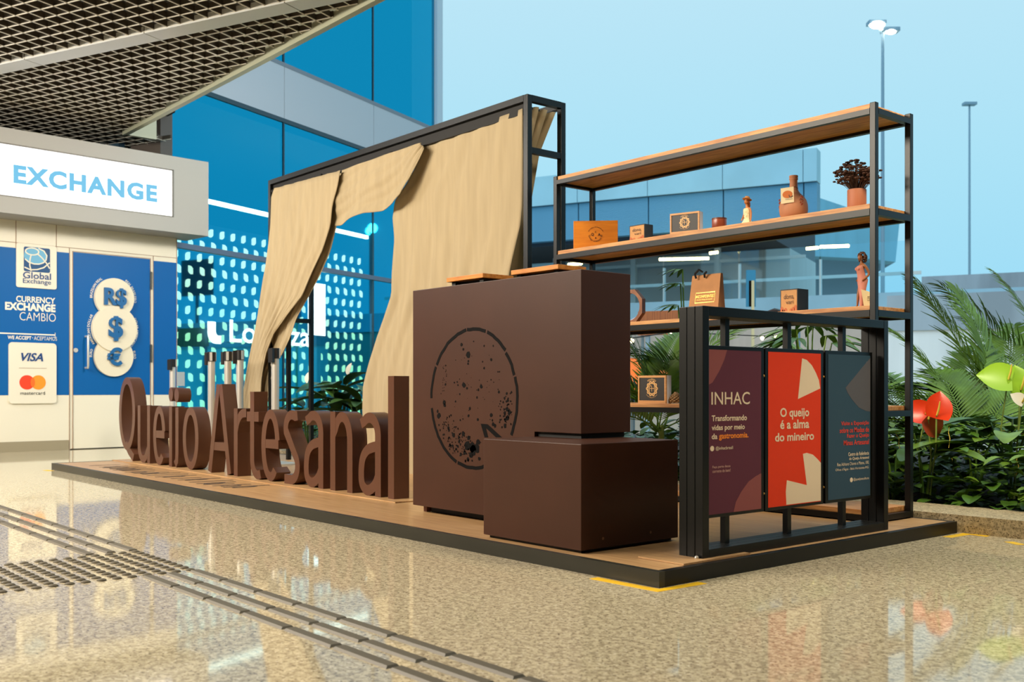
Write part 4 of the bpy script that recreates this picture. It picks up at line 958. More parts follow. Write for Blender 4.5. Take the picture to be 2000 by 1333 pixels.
cloth('short cream swag looped along the top of the rack between the curtains', g3(Tp,RY-.005), g3(Bt,RY-.03), RY, nu=40, nv=60, amp=.028, freq=5, seed=3, vert=False)
A4 = [(829,285),(815,325),(795,360),(772,393),(768,427),(772,467),(768,536),(767,576),(757,605),(737,660),(722,710),(712,754),(711,803),(716,942)]
B4 = [(1022,212),(1023,300),(1021,400),(1018,440),(1000,525),(988,600),(975,700),(968,958)]
cloth('wide cream curtain hanging beside the tall counter on the right of the rack', g3(A4,RY+.06), g3(B4,RY+.03), RY, amp=.012, freq=5, seed=4, nu=70, nv=60, topamp=.15)
fold = []; M_cl2 = M_cloth
for k, (yo, pr_, pb_, lab) in enumerate(((.135,(1053.5,210),(1010,525),'first cream curtain layer folded behind the wide curtain at the rack end'),(.195,(1070,215),(1016,525),'middle cream curtain layer folded at the rack end'),(.255,(1086,220),(1022,525),'rearmost cream curtain layer at the rack end, against the sky'))):
    Yk = RY+yo; Tq = onY(pr_[0],pr_[1],Yk); x_ = Tq[0]
    Rk = [onY(pr_[0],pr_[1],Yk), onY(pr_[0]-.52*(pr_[0]-pb_[0]),300,Yk), onY(pr_[0]-.82*(pr_[0]-pb_[0]),400,Yk), onY(pb_[0],pb_[1],Yk), onY(pb_[0]-12,640,Yk)]
    # the layer comes round from the sheet in front, so its end face shows
    Ak = [(p[0]-.10-.05*i, RY+yo-.075, p[2]) for i, p in enumerate(Rk)]
    a = resample(Ak, 30); b = resample(Rk, 30); cpt = []; vs = []; nu = 12
    for i in range(31):
        for j in range(nu+1):
            u_ = j/nu; p = a[i].lerp(b[i], u_); vs.append((p.x+.025*math.sin(math.pi*u_)+.003*math.sin(9*u_+i*.3), p.y+.012*math.sin(6*u_+i*.15), p.z))
        p = b[i]
    # long sheet behind
    far = [(p.x-1.2, p.y+.01, p.z) for p in b]
    mb = MB(); mb.add(vs, [(i*(nu+1)+j, i*(nu+1)+j+1, (i+1)*(nu+1)+j+1, (i+1)*(nu+1)+j) for i in range(30) for j in range(nu)])
    n0 = len(mb.v); mb.v += far
    mb.f += [(i*(nu+1)+nu, n0+i, n0+i+1, (i+1)*(nu+1)+nu) for i in range(30)]
    o = mb.build('curtain', M_cloth, None, True); so = o.modifiers.new('thickness', 'SOLIDIFY'); so.thickness = .003
    tag(o, lab, 'curtain')

# ================================================================ queue posts
M_belt = mat('post_head_black', (26,22,22), .4)
def stanchion(px, d, h_, lab, rz):
    x, y, _ = at(px, 700, d); zb = PZ if (2.732 < y < 4.9 and -9.5 < x < -2.4) else 0
    t = thing('queue_post', lab, 'queue post', (x,y,zb), rz, 'chrome queue posts behind the letters'); H_ = h_-zb
    MB().lathe([(.17,0),(.17,.012),(.12,.02),(.04,.03)], n=32).build('base', M_chrome, t, True)
    MB().lathe([(.033,.03),(.033,H_-.09)], n=24).build('pole', M_chrome, t, True)
    MB().lathe([(.040,H_-.09),(.040,H_-.004),(.036,H_)], n=24).build('head', M_belt, t, True)
    BX(-.024,.024,-.062,-.035,H_-.125,H_-.005).build('belt_cassette', M_belt, t)
    for a_ in (60,180,300):
        BX(-.012,.012,.038,.043,H_-.085,H_-.004).build('belt_slot', M_chrome, t).rotation_euler = (0,0,R(a_))
stanchion(337, 11.7, 1.05, 'chrome queue post standing nearest the booth door', R(30))
stanchion(413, 9.75, 1.06, 'chrome queue post behind the first word of the letters, left of a close pair', R(-60))
stanchion(445, 9.65, 1.062, 'chrome queue post behind the capital A, left one of the close pair', R(-60))
stanchion(468.5, 9.35, 1.062, 'chrome queue post close to the left edge of the gathered curtain', R(-20))
stanchion(537.5, 8.85, 1.06, 'chrome queue post right of the gathered curtain, behind the letter t', R(20))

# ================================================================ tactile paving
M_tac = mat('tactile_steel', (98,91,76), .5)
bar = MB(); bar.add([(-.132,-.021,0),(.132,-.021,0),(.132,.021,0),(-.132,.021,0),(-.127,-.015,.007),(.127,-.015,.007),(.127,.015,.007),(-.127,.015,.007)], [(0,1,5,4),(1,2,6,5),(2,3,7,6),(3,0,4,7),(4,5,6,7)])
b0 = bar.build('tactile_bar', M_tac); tag(b0, 'ribbed dark steel tactile guide bar set in the granite floor', 'tactile bar', 'tactile guide bars in the floor')
first = True
for Yb, xr_, xl_ in ((1.622,-3.685,-4.60),(1.528,-3.685,-4.60),(1.44,-3.685,-4.60)):
    xsn = [xr_+.277*k for k in range(0,10)]+[xl_-.277*k for k in range(0,9)]
    for x in xsn:
        o = b0 if first else b0.copy()
        if not first: COL.objects.link(o)
        first = False; o.location = (x,Yb,0)
std = MB().lathe([(.0175,0),(.0165,.004),(.011,.007),(.002,.0078)], n=14); s0 = std.build('tactile_stud', M_tac, None, True); tag(s0, 'small round steel tactile warning stud set in the granite floor', 'tactile stud', 'tactile warning studs in the floor')
first = True
for i in range(11):
    for j in range(16):
        o = s0 if first else s0.copy()
        if not first: COL.objects.link(o)
        first = False; o.location = (-4.43+.0582*i, 1.618-.0562*j, 0)

# ================================================================ planter bed
struct(BX(-14,12,4.925,5.32,0,.086).build('trim_3', M_kerb))
struct(BX(-14,12,5.32,11,-.1,.05).build('ground', M_soil))
M_leaves = [M_leafA, M_leafB]
def leaf_poly(mb, base, dirv, up, ln, wd, cup=.25, droop=.3, n=6, shape='oval'):
    base, dirv, up = Vector(base), Vector(dirv).normalized(), Vector(up); side = dirv.cross(up).normalized(); up = side.cross(dirv).normalized(); vs = []
    for i in range(n+1):
        u = i/n
        if shape == 'oval': wv = wd*max(0,math.sin(math.pi*min(1, .05+.93*u**.9)))**.65
        elif shape == 'heart': wv = wd*math.sqrt(max(0, 1-((u-.38)/.66)**2))*(1-u**5*.9)
        else: wv = wd*math.sin(math.pi*min(1, .04+.93*u))**.8
        ctr = base+dirv*(ln*u)-up*(droop*ln*u*u)
        vs += [ctr-side*wv/2+up*wv*cup, ctr, ctr+side*wv/2+up*wv*cup]
    fs = []
    for i in range(n): fs += [(i*3, i*3+1, i*3+4, i*3+3), (i*3+1, i*3+2, i*3+5, i*3+4)]
    mb.add(vs, fs)
def rnd_dir(lo=-.1, hi=.9):
    a = random.uniform(0,6.283); z = random.uniform(lo,hi); q_ = math.sqrt(max(0,1-z*z)); return Vector((q_*math.cos(a), q_*math.sin(a), z))
random.seed(31)
gA, gB, gS = MB(), MB(), MB()
def groundcover(x0, x1, y0, y1, n_, hmax, size=(.07,.12)):
    for _ in range(n_):
        x = random.uniform(x0,x1); y = random.uniform(y0,y1); t_ = min(1, .35+(y-y0)/.45); z = random.uniform(.06, hmax*t_)
        mb = random.choice((gA,gA,gB)); d_ = rnd_dir(-.15,.6); d_.y -= .25
        leaf_poly(mb, (x,y,z), d_, (0,0,1), random.uniform(*size), random.uniform(.07,.10), .14, .3, 5)
groundcover(-3.6,2.0,5.34,7.2,3600,.50); groundcover(-5.2,-3.2,5.36,6.6,1100,.50); groundcover(-12.5,-5.2,5.36,6.3,1800,.36)
for _ in range(70):
    x = random.uniform(-3.2,1.2); y = random.uniform(5.4,6.6); z = random.uniform(.2,.45)
    b2 = random.uniform(-.03,.03); gS.tube([(x,y,z-.05),(x+b2*.6,y,z),(x+b2*.3,y-.01,z+.035),(x+b2,y-.02,z+.065)], [.0018,.002,.002,.0012], 5)
gc = gA.build('groundcover_foliage', M_leafA, fix=False); gc['kind'] = 'stuff'; gc['label'] = 'dense dark green round leaved ground cover filling the planter bed'; gc['category'] = 'ground cover'
o = gB.build('foliage', M_leafB, gc, fix=False); o['kind'] = 'stuff'; o = gS.build('flower_spike', M_spadix, gc, fix=False); o['kind'] = 'stuff'

def frond(mb, base, azim, lean, ln, nl=34, ll=.34, droop=.5, rach=.006, vee=.5, mbr=None, roll=0):
    """arching palm leaf: rachis with paired leaflets"""
    a = R(azim); hd = Vector((math.cos(a), math.sin(a), 0)); P = []; p = Vector(base); N_ = 18; el = R(90-lean)
    for i in range(N_+1):
        P.append(p.copy()); e_ = el-droop*(i/N_)**1.5*1.7; p = p+(hd*math.cos(e_)+Vector((0,0,1))*math.sin(e_))*(ln/N_)
    (mbr or mb).tube(P, [rach*(1-.8*i/N_) for i in range(N_+1)], 5)
    side0 = hd.cross(Vector((0,0,1)))
    for i in range(nl):
        u = .18+.82*i/(nl-1); f_ = u*N_; k = min(N_-1, int(f_)); q_ = P[k].lerp(P[k+1], f_-k); tn = (P[k+1]-P[k]).normalized()
        up = side0.cross(tn).normalized(); L_ = ll*(math.sin(math.pi*min(1,.22+.72*u)))**.7*random.uniform(.9,1.05)
        for sg in (-1,1):
            side = (side0*math.cos(R(roll))+up*math.sin(R(roll)))*sg
            d_ = (side*1.0+tn*(.55+.9*u)+up*vee*(.6)).normalized()
            leaf_poly(mb, q_, d_, up, L_, .021*min(1.3,ll/.3), .12, random.uniform(.15,.4), 3, 'blade')
def palm(name, lab, loc, fronds, m=None, group=None, hb=.2):
    t = thing(name, lab, 'palm', loc, 0, group); random.seed(int(abs(loc[0]*100)+loc[1]*10))
    tr = MB().tube([(0,0,-.02),(.01,0,hb+.05)], [.03,.018], 8); tr.build('trunk', M_stem, t, True)
    for f_ in fronds:
        mb = MB(); br = random.uniform(-.03,.03)
        frond(mb, (br,br*.5,hb), f_[0], f_[1], f_[2], nl=f_[3] if len(f_) > 3 else 34, ll=f_[4] if len(f_) > 4 else .34, droop=f_[5] if len(f_) > 5 else .5, roll=random.uniform(-15,15))
        mb.build('frond', f_[6] if len(f_) > 6 else (m or M_palm), t, fix=False)
    return t
def gp(px, d): x, y, _ = at(px, 762, d); return (x, y, .05)
RT = math.degrees(math.atan2(s_, c_))       # world azimuth of image right
palm('palm', 'feathery palm with one tall frond at the right edge of the planter', gp(1965,7.6), [(RT+170,20,1.42,44,.44,.2),(RT+195,42,.95,40,.40,.45),(RT+150,60,.9,36,.36,.5),(RT+60,30,1.4,36,.4,.4),(RT+10,35,1.5,36,.4,.5),(RT-60,55,1.1,30,.36,.6),(RT+225,65,.9,34,.34,.5),(RT+120,10,1.3,40,.40,.25)])
palm('palm', 'feathery palm standing in the far right corner of the planter', gp(2090,8.2), [(RT+172,26,1.62,44,.44,.3),(RT+190,45,1.3,40,.42,.5),(RT+150,10,1.5,40,.44,.3),(RT+210,65,1.1,36,.38,.5),(RT,40,1.4,34,.4,.5)])
palm('palm', 'low yellowing palm behind the right post of the shelf', gp(1860,6.9), [(RT+175,58,1.0,36,.34,.55,M_palm2),(RT+190,70,.95,34,.32,.5),(RT+150,40,.95,34,.32,.6),(RT+60,45,.9,30,.32,.6),(RT+5,60,.9,30,.30,.6,M_palm2),(RT+230,60,.8,30,.30,.6)])
palm('palm', 'dense green palm filling the bed at the right behind the red flowers', gp(1905,6.8), [(RT+170,30,.85,32,.30,.7),(RT+195,65,.8,32,.30,.6),(RT+30,30,.85,32,.30,.7),(RT,55,.8,32,.30,.7),(RT+180,50,.85,32,.30,.7),(RT+140,35,.9,32,.32,.7),(RT+20,45,.9,32,.32,.7),(RT-30,60,.8,30,.3,.7),(RT+215,60,.8,30,.3,.7),(RT+90,25,.9,30,.32,.6)])
palm('palm', 'green palm behind the lower shelf, left of the poster frame', gp(1290,7.0), [(RT+185,30,.95,36,.34,.5),(RT+165,12,1.0,36,.36,.4),(RT+15,20,.95,34,.34,.5),(RT+200,50,.85,34,.32,.6),(RT+175,48,.8,34,.34,.6),(RT+150,28,.85,34,.34,.5),(RT+20,40,.8,34,.34,.6),(RT+60,15,.85,34,.34,.5),(RT-20,60,.75,30,.32,.7),(RT+210,62,.75,30,.30,.7),(RT+270,45,.7,30,.30,.7)], hb=0.36)
palm('palm', 'green palm seen above the plum poster behind the black frame', gp(1405,7.3), [(RT+185,30,.9,34,.32,.6),(RT+5,30,.9,34,.32,.6),(RT+175,50,.75,30,.3,.7),(RT+140,25,.75,30,.32,.6),(RT+20,45,.75,30,.32,.7),(RT+60,20,.75,30,.32,.6),(RT-40,60,.7,28,.3,.7)], hb=0.38)
palm('palm', 'green palm seen above the red poster behind the black frame', gp(1505,7.5), [(RT+185,30,.86,34,.32,.6),(RT+5,30,.86,34,.32,.6),(RT+170,45,.75,30,.3,.7),(RT+120,20,.72,30,.3,.6),(RT+20,45,.75,30,.3,.7),(RT-40,60,.7,28,.3,.7)], hb=0.40)
palm('palm', 'green palm seen above the slate poster behind the black frame', gp(1625,7.2), [(RT+175,42,.75,22,.34,.7),(RT+120,15,.78,22,.34,.6),(RT+20,42,.7,22,.34,.7),(RT+70,30,.7,22,.3,.7)], hb=0.40)
palm('palm', 'dark green palm at the far back right of the bed', gp(1760,8.4), [(RT+175,50,.8,30,.3,.7),(RT+140,30,.9,30,.3,.6),(RT+20,45,.85,30,.3,.7),(RT+80,25,.9,30,.3,.6)])
palm('palm', 'bushy palm in the middle of the right bed in front of the stained wall', gp(1890,7.3), [(RT+172,35,1.05,38,.36,.5),(RT+195,62,.9,34,.32,.6),(RT+150,18,1.1,38,.36,.4),(RT+10,35,1.1,38,.36,.5),(RT-20,60,.9,34,.32,.6),(RT+60,25,1.1,36,.36,.5),(RT+240,55,.9,34,.32,.6)])
# philodendron with lobed leaves
def lobed(mb, base, d_, up, ln):
    d_ = Vector(d_).normalized(); up = Vector(up); sd = d_.cross(up).normalized(); up = sd.cross(d_)
    for k in range(-3,4):
        a_ = k*.42; q_ = d_*math.cos(a_)+sd*math.sin(a_); leaf_poly(mb, base, q_, up, ln*(1-.07*abs(k)), ln*.17, .1, .35, 4, 'blade')
    mb.tube([Vector(base)-d_*.001, Vector(base)], .003, 5)
def philo(lab, loc, specs, sz=.2):
    t = thing('philodendron', lab, 'plant', loc)
    for az, le, h_ in specs:
        a_ = R(az); tip = Vector((math.cos(a_)*le, math.sin(a_)*le, h_)); mb = MB(); lobed(mb, tip, (math.cos(a_), math.sin(a_), .15), (0,0,1), sz)
        mb.tube([(0,0,-.02), tip*.5+Vector((0,0,h_*.15)), tip], .005, 5); mb.build('leaf', M_leafA if random.random() < .5 else M_leafB, t, fix=False)
philo('philodendron with split leaves showing behind the paper bag', gp(1342,6.9), [(RT+180,.06,1.22),(RT+200,.05,1.36),(RT+10,.10,1.20),(RT+165,.03,1.46)], .17)
philo('philodendron with split leaves behind the slate poster', gp(1580,6.6), [(RT+180,.12,.96),(RT+10,.12,1.0),(RT+90,.03,1.10),(RT+150,.08,1.04),(RT+200,.10,.98),(RT-20,.14,.95),(RT+60,.1,1.06)], .28)
rvec = Vector((c_,s_,0)); fvec = Vector((-s_,c_,0))
# anthuriums with red spathes
def anthurium(lab, loc, leaves, flowers, name='anthurium'):
    t = thing(name, lab, 'plant', loc)
    for az, le, h_, ln, m_ in leaves:
        a_ = R(az); tip = Vector((math.cos(a_)*le, math.sin(a_)*le, h_)); mb = MB()
        leaf_poly(mb, tip, (math.cos(a_), math.sin(a_), .2), (0,0,1), ln, ln*.52, .12, .35, 8)
        mb.tube([(0,0,-.02), tip*.5+Vector((0,0,.08)), tip], .006, 6); mb.build('leaf', m_, t, True, fix=False)
    for px, py, d_, ln, rot, m_ in flowers:
        p = Vector(at(px,py,d_))-Vector(loc); a_ = R(rot); dv = rvec*math.cos(a_)+Vector((0,0,1))*math.sin(a_); up = (-fvec+Vector((0,0,.35))).normalized()
        mb = MB(); leaf_poly(mb, p-dv*ln*.42, dv+fvec*.15, up, ln, ln*.92, .16, .12, 9, 'heart')
        f_ = mb.build('flower', m_, t, True, fix=False); q_ = p-dv*ln*.30
        MB().tube([q_+up*.004, q_+up*.03+Vector((0,0,ln*.16)), q_+up*.045+Vector((0,0,ln*.38))], [.006,.006,.003], 8).build('spadix', M_spadix, f_, True)
        MB().tube([(p.x*.3,p.y*.3,-.02),(p.x*.8,p.y*.8,p.z*.6),tuple(q_-up*.004)], .0045, 6).build('stem', M_stem, t)
    return t
x, y, _ = gp(1805,5.85)
def rd(r_, f_=0): v = rvec*r_+fvec*f_; return v.x, v.y
anthurium('anthurium with red heart shaped flowers beside the right shelf post', (x,y,.05), [(RT+180,.06,.40,.30,M_leafB),(RT+5,.08,.34,.30,M_leafA),(RT-60,.1,.30,.28,M_leafB),(RT+230,.1,.30,.26,M_leafA)],
          [(1834,795,5.75,.165,75,M_red),(1792,806,5.9,.16,170,M_red),(1822,832,5.8,.15,-55,mat('anthurium_rust', (170,64,26), .35))])
x, y, _ = gp(1745,5.9)
anthurium('anthurium with one small red flower low behind the poster frame', (x,y,.05), [(RT+180,.05,.28,.22,M_leafB),(RT+40,.05,.30,.24,M_leafA)], [(1722,829,5.75,.07,100,M_red)])
M_lime = mat('lime_spathe', (150,196,50), .35); M_wsp = mat('white_spathe', (224,220,204), .5)
x, y, _ = gp(1975,5.9)
anthurium('anthurium with lime green spathes at the right edge of the planter', (x,y,.05), [(RT+180,.12,.46,.36,M_leafA),(RT+200,.12,.34,.40,M_leafA),(RT-40,.08,.42,.34,M_leafB),(RT+60,.1,.48,.3,M_leafA),(RT+240,.1,.40,.28,M_leafB)],
          [(1950,738,5.85,.19,168,M_lime),(1992,745,5.85,.17,95,M_lime),(1990,780,5.75,.085,140,M_wsp)])
x, y, _ = gp(1905,5.75)
anthurium('broad leaved anthurium without flowers in the right of the planter', (x,y,.05), [(RT+180,.06,.34,.34,M_leafB),(RT+10,.10,.36,.42,M_leafA),(RT-50,.1,.28,.3,M_leafA),(RT+60,.08,.42,.32,M_leafA)], [])
# peace lilies by the glass at left
M_lily = mat('lily_green', (62,92,34), .35, var=.4, vs=8)
def lily(lab, px, d, sc_, n_, flower=None):
    loc = gp(px, d); t = thing('peace_lily', lab, 'plant', loc); random.seed(px)
    for k in range(n_):
        az = 360*k/n_*1.0+random.uniform(-15,15); a_ = R(az); le = random.uniform(.03,.14)*sc_; h_ = random.uniform(.28,.62)*sc_; tip = Vector((math.cos(a_)*le, math.sin(a_)*le, h_)); mb = MB()
        leaf_poly(mb, tip, (math.cos(a_), math.sin(a_), random.uniform(.1,.9)), (0,0,1), random.uniform(.38,.52)*sc_, .15*sc_, .15, .45, 8)
        mb.tube([(0,0,-.02), tip*.55, tip], .006, 5); mb.build('leaf', M_lily, t, True, fix=False)
    if flower:
        mb = MB(); p = Vector((*rd(flower[0]), flower[1])); leaf_poly(mb, p, (.2,.1,1), (0,-1,0), .13, .09, .2, .1, 8); mb.build('flower', M_wsp, t, True, fix=False); MB().tube([(0,0,0),tuple(p*.6),tuple(p)], .004, 5).build('stem', M_stem, t)
lily('peace lily with a white bloom in front of the glass, left of the wide curtain', 665, 10.6, 1.15, 22, (.08,.80))
lily('peace lily with arching leaves close to the wide cream curtain', 712, 10.2, 1.1, 20)
lily('small peace lily beside the lit post behind the letter e', 600, 10.9, .95, 12, (.0,.72))
lily('peace lily low behind the word row near the capital A', 480, 11.3, .6, 12)

# ================================================================ terrace, buildings and lamps outside
AX = W(.890,-.456); AXv = Vector((AX[0],AX[1],0)); AYv = Vector((AXv.y*-1, AXv.x, 0))   # facade direction, and away from the viewer
def frame_obj(name, lab, cat, px, d):
    x, y, _ = at(px, 762, d); return thing(name, lab, cat, (x,y,0), math.atan2(AXv.y, AXv.x))
BR = frame_obj('terminal_building', 'long blue grey terminal building with a deep corrugated fascia across the road', 'building', 1597, 30)
M_bl = mat('pale_blue_panel', (160,205,222), .6, var=.12, vs=.6); M_cor = mat('corrugated_blue', (96,158,192), .6)
def corr():
    n = M_cor.node_tree.nodes; L = M_cor.node_tree.links; t = n.new('ShaderNodeTexCoord'); wv = n.new('ShaderNodeTexWave'); wv.wave_type = 'BANDS'; wv.bands_direction = 'Z'; wv.inputs['Scale'].default_value = 8.0
    b = n.new('ShaderNodeBump'); b.inputs['Strength'].default_value = .6; b.inputs['Distance'].default_value = .03
    L.new(t.outputs['Object'], wv.inputs['Vector']); L.new(wv.outputs[0], b.inputs['Height']); L.new(b.outputs[0], n['Principled BSDF'].inputs['Normal'])
corr()
up_ = MB(); x = -34
while x < -.05: up_.box(x+.01,min(0,x+2.4)-.01,-.1,.5,6.80,7.76); x += 2.4
up_.build('parapet_panel', M_bl, BR)
lw_ = MB(); x = -34
while x < -.05: lw_.box(x+.02,min(0,x+2.4)-.02,0,.5,5.62,6.78); x += 2.4
lw_.build('fascia_panel', M_cor, BR)
BX(-34,-1.75,.3,8.9,5.5,6.9).build('frame', mat('fascia_back', (50,60,72), .7), BR)
BX(-34,-1.75,4.5,9,2.7,5.5).build('wall', mat('inner_wall', (196,200,200), .7, var=.3, vs=.5, stretch=(1,1,.1)), BR)
for x in range(-34,-1,3): BX(x,x+.18,3.2,3.4,2.7,5.5).build('column', mat('pale_column', (190,196,196), .5), BR)
for z in (3.5,5.0): BX(-34,-1.0,3.25,3.35,z,z+.1).build('rail', mat('pale_column', (190,196,196), .5), BR)
M_tube = emis('terrace_tube', (255,218,130), 26)
for px0, px1, py, k in ((1110,1136,516,1),(1288,1384,506,2),(1386,1402,494,3),(1575,1598,485,4),(1602,1658,481.5,5)):
    d_ = 31.5-1.2*(px0-1100)/500; a_ = Vector(at(px0,py+1,d_)); b_ = Vector(at(px1,py-1,d_-.9*(px1-px0)/100))
    o = MB().tube([a_, b_], .042, 8).build('tube_light', M_tube); tag(o, 'glowing yellow tube light under the terminal fascia, %s from the left' % ('','first','second','third','fourth','fifth')[k], 'light', 'tube lights under the terminal fascia')
# wing to the right
wgt = thing('terminal_wing', 'pale blue end wing of the terminal with a sloping roof, behind the shelf post', 'building', (*at(1660,762,46)[:2],0))
def slabpx(P, d_, dep, name, m):
    wo = Vector(wgt.location); a = [Vector(at(px,py,d_))-wo for px, py in P]; bk = Vector((-s_,c_,0))*dep; n_ = len(a); mb = MB()
    mb.add(a+[p+bk for p in a], [tuple(range(n_)), tuple(range(2*n_-1,n_-1,-1))]+[(i,i+n_,(i+1) % n_+n_,(i+1) % n_) for i in range(n_)]); return mb.build(name, m, wgt)
slabpx([(1575,378),(1640,400),(1700,420),(1757,432),(1749,512),(1700,506),(1575,500)], 44, 8, 'cladding', mat('wing_blue', (110,176,202), .6, var=.15, vs=.4, stretch=(4,4,.2)))
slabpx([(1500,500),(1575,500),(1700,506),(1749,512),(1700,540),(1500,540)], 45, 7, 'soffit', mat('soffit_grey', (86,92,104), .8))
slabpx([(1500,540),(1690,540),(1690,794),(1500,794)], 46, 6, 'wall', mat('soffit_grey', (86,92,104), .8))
# raised road deck with kerb and glass balustrade
RDK = frame_obj('raised_road', 'raised concrete road deck with a pale kerb running behind the planter', 'road', 1600, 25)
BX(-30,5.0,0,5,0,2.45).build('retaining_wall', mat('pinkish_concrete', (204,186,176), .85, var=.4, vs=.8, stretch=(1,1,.3)), RDK)
BX(-30,5.0,-.05,.3,2.45,3.0).build('kerb', mat('blue_white_kerb', (150,186,206), .7, var=.2, vs=.7), RDK)
BX(-30,5.0,.3,5,2.45,2.75).build('deck', M_concd, RDK)
def clear_glass():
    m = bpy.data.materials.new('balustrade_glass'); m.use_nodes = True; n = m.node_tree.nodes; n.clear(); L = m.node_tree.links
    t = n.new('ShaderNodeBsdfTransparent'); t.inputs[0].default_value = (.86,.95,.98,1); g = n.new('ShaderNodeBsdfGlossy'); g.inputs['Roughness'].default_value = .02; g.inputs[0].default_value = (.8,.95,1,1)
    mx = n.new('ShaderNodeMixShader'); mx.inputs[0].default_value = .08; o = n.new('ShaderNodeOutputMaterial')
    L.new(t.outputs[0], mx.inputs[1]); L.new(g.outputs[0], mx.inputs[2]); L.new(mx.outputs[0], o.inputs[0]); return m
M_clear = clear_glass()
GB = frame_obj('glass_balustrade', 'clear glass balustrade with pale posts along the raised road', 'balustrade', 1600, 25)
x = -24
while x < 2.0:
    BX(x+.02,min(x+1.98,2.3),.1,.12,3.0,4.22).build('glass_panel', M_clear, GB)
    BX(x-.03,x+.03,.16,.22,3.0,3.9).build('post', mat('pale_column', (190,196,196), .5), GB); x += 2
BX(-24,2.3,.17,.21,3.42,3.50).build('rail', mat('pale_column', (190,196,196), .5), GB); 
# concrete walls at the right
cw_ = frame_obj('concrete_wall', 'pale stained concrete wall behind the palms on the right', 'wall', 1735, 21)
BX(0,14,0,.5,0,1.9).build('panel', M_conc, cw_); BX(-.02,14,-.05,.55,1.9,2.62).build('coping', M_concd, cw_)
cw2 = frame_obj('concrete_wall', 'dark weathered concrete parapet far behind the palms on the right', 'wall', 1800, 34)
BX(0,8,0,.5,0,4.45).build('panel', M_concd, cw2)
# lamp masts
M_mast = mat('mast_grey', (120,150,170), .5); M_lampw = emis('mast_lamp_glow', (255,244,220), 30)
def mast(lab, px, d_, ytop, heads, r_):
    x, y, zt = at(px, ytop, d_); t = thing('lamp_mast', lab, 'lamp', (x,y,0), math.atan2(s_,c_))
    MB().tube([(0,0,0),(0,0,zt)], [r_*1.3,r_*.8], 12).build('mast', M_mast, t, True)
    for hx, hz, lit in heads:
        BX(hx-.34,hx+.34,-.2,.2,zt+hz,zt+hz+.16).build('lamp_head', M_mast, t, bevel=.03)
        MB().tube([(0,0,zt-.1),(hx,0,zt+hz+.05)], .05, 8).build('arm', M_mast, t)
        if lit: MB().sphere((hx,-.1,zt+hz-.02), .30 if lit > 1 else .2, 12, 8, (1.0,.7,.45)).build('lamp', M_lampw, t, True)
mast('tall lamp mast with two lit floodlights rising behind the shelf post', 1724, 40, 62, [(-.25,.25,2),(.28,-.02,1)], .07)
mast('tall thin lamp mast with an unlit head at the far right', 1893.5, 55, 206, [(0,0,0)], .06)
# terrace cafe behind the palms
um = thing('patio_umbrella', 'bright orange patio umbrella behind the palm leaves, left of the poster frame', 'umbrella', at(1236,762,12)[:2]+(0,))
MB().tube([(0,0,0),(0,0,1.05)], .025, 8).build('pole', M_mast, um); MB().lathe([(.78,.70),(.77,.73),(.4,.93),(.04,1.07)], n=8).build('canopy', mat('orange_canvas', (244,112,20), .7), um)
tt = thing('patio_umbrella', 'pale pink pointed patio umbrella seen just above the middle shelf', 'umbrella', at(1255,762,17)[:2]+(0,))
MB().tube([(0,0,0),(0,0,1.9)], .025, 8).build('pole', M_mast, tt); MB().lathe([(.55,1.66),(.5,1.70),(.03,1.95)], n=8).build('canopy', mat('pink_canvas', (226,186,186), .8), tt)
fn = BX(0,.8,0,.06,1.55,1.92); o = fn.build('slat_fence', wood('cedar_slat', (166,96,48), (120,62,28), .7, (24,3,.5))); o.location = at(1246,762,16)[:2]+(0,); o.rotation_euler = (0,0,math.atan2(AXv.y,AXv.x)); tag(o, 'orange brown timber slat fence strip seen above the middle shelf', 'fence')
BX(.1,.16,.06,.12,0,1.6).build('post', M_mast, o)
sgn = thing('post_sign', 'tall narrow blue sign board on a pale post beyond the middle shelf', 'sign', at(1467,762,19)[:2]+(0,), math.atan2(s_,c_))
BX(-.085,.085,0,.05,2.24,2.92).build('board', mat('sign_teal', (48,128,166), .5), sgn); BX(.0,.05,-.04,0,0,2.72).build('post', mat('pale_post', (206,190,150), .6), sgn); BX(-.04,.0,-.02,0,2.24,2.72).build('slot', M_black, sgn)
M_bulb = emis('festoon_bulb', (255,236,170), 16)
fl_ = thing('string_light', 'string of small glowing terrace bulbs behind the palms', 'string light', (*at(1222,762,10)[:2],0)); fo2 = Vector(fl_.location)
cp = [Vector(at(px,py,d_))-fo2 for px, py, d_ in ((1222,655,10),(1234,661,10),(1312,649,11),(1489,657,12),(1516,655,12),(1560,648,12.4))]
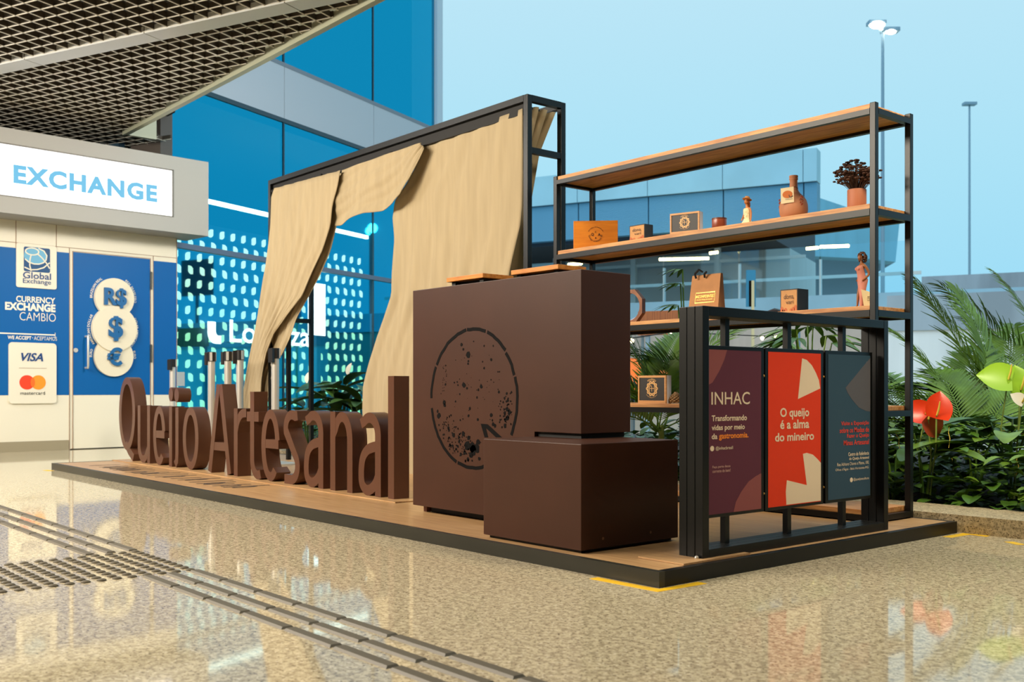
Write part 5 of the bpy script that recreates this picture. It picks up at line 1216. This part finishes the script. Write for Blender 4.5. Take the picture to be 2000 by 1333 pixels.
MB().tube(cp, .006, 6).build('cable', M_recess, fl_)
for q_ in (cp[0],cp[-1]): MB().tube([(q_.x,q_.y,0),tuple(q_)], .02, 8).build('pole', M_mast, fl_)
for q_ in cp[1:-1]: MB().sphere((q_.x,q_.y,q_.z-.025), .022, 10, 7).build('bulb', M_bulb, fl_, True)
# things off to the right that show only as reflections in the tower glass
def mirror(px, py, dv):
    v = Vector(((px-1000)/F*dv, dv)); p0 = Vector((-4.37,13.4)); n = Vector((.890,-.456)); q_ = v-n*(2*(v-p0).dot(n)); return (*W(q_.x,q_.y), CH-(py-HY)*dv/F)
p = mirror(725,449,40); t = thing('street_lamp', 'street lamp with two lit heads mirrored in the tower glass', 'lamp', (p[0],p[1],0), R(70))
MB().tube([(0,0,0),(0,0,p[2])], .07, 8).build('mast', M_mulb, t); MB().sphere((-.4,0,p[2]), .18, 10, 7).build('lamp', M_lampw, t); MB().sphere((.35,0,p[2]), .16, 10, 7).build('lamp', M_lampw, t); BX(-.4,.4,-.03,.03,p[2]+.1,p[2]+.16).build('arm', M_mulb, t)
p = mirror(387,543,40); t = thing('road_sign', 'dark departures sign mirrored in the tower glass', 'sign', (p[0],p[1],0), TROT+R(90))
BX(-.8,.8,0,.08,p[2]-.7,p[2]+.7).build('board', mat('sign_dark', (22,40,52), .5), t); BX(-.06,.06,.02,.08,0,p[2]-.7).build('post', M_mulb, t)
for k, ln in enumerate(('Embarque','Departures')): txt('lettering', ln, M_white, t, (-.6,-.004,p[2]+.1-.45*k), X3, Z3, h=.26, bold=.01)
random.seed(9)
for k in range(3):
    p = mirror(330+210*k, 730, 58); hb = MB()
    for _ in range(60):
        d_ = rnd_dir(-.2,1); hb.sphere((d_.x*2.6, d_.y*2.6, 1.4+d_.z*(1.6+.5*(k % 3))), random.uniform(.5,.9), 7, 5)
    o = hb.build('tree', mat('far_tree', (30,52,30), .9, var=.5, vs=2), None, True); o.location = (p[0],p[1],0); tag(o, 'round dark tree mirrored in the lower tower glass', 'tree', 'trees mirrored in the tower glass')
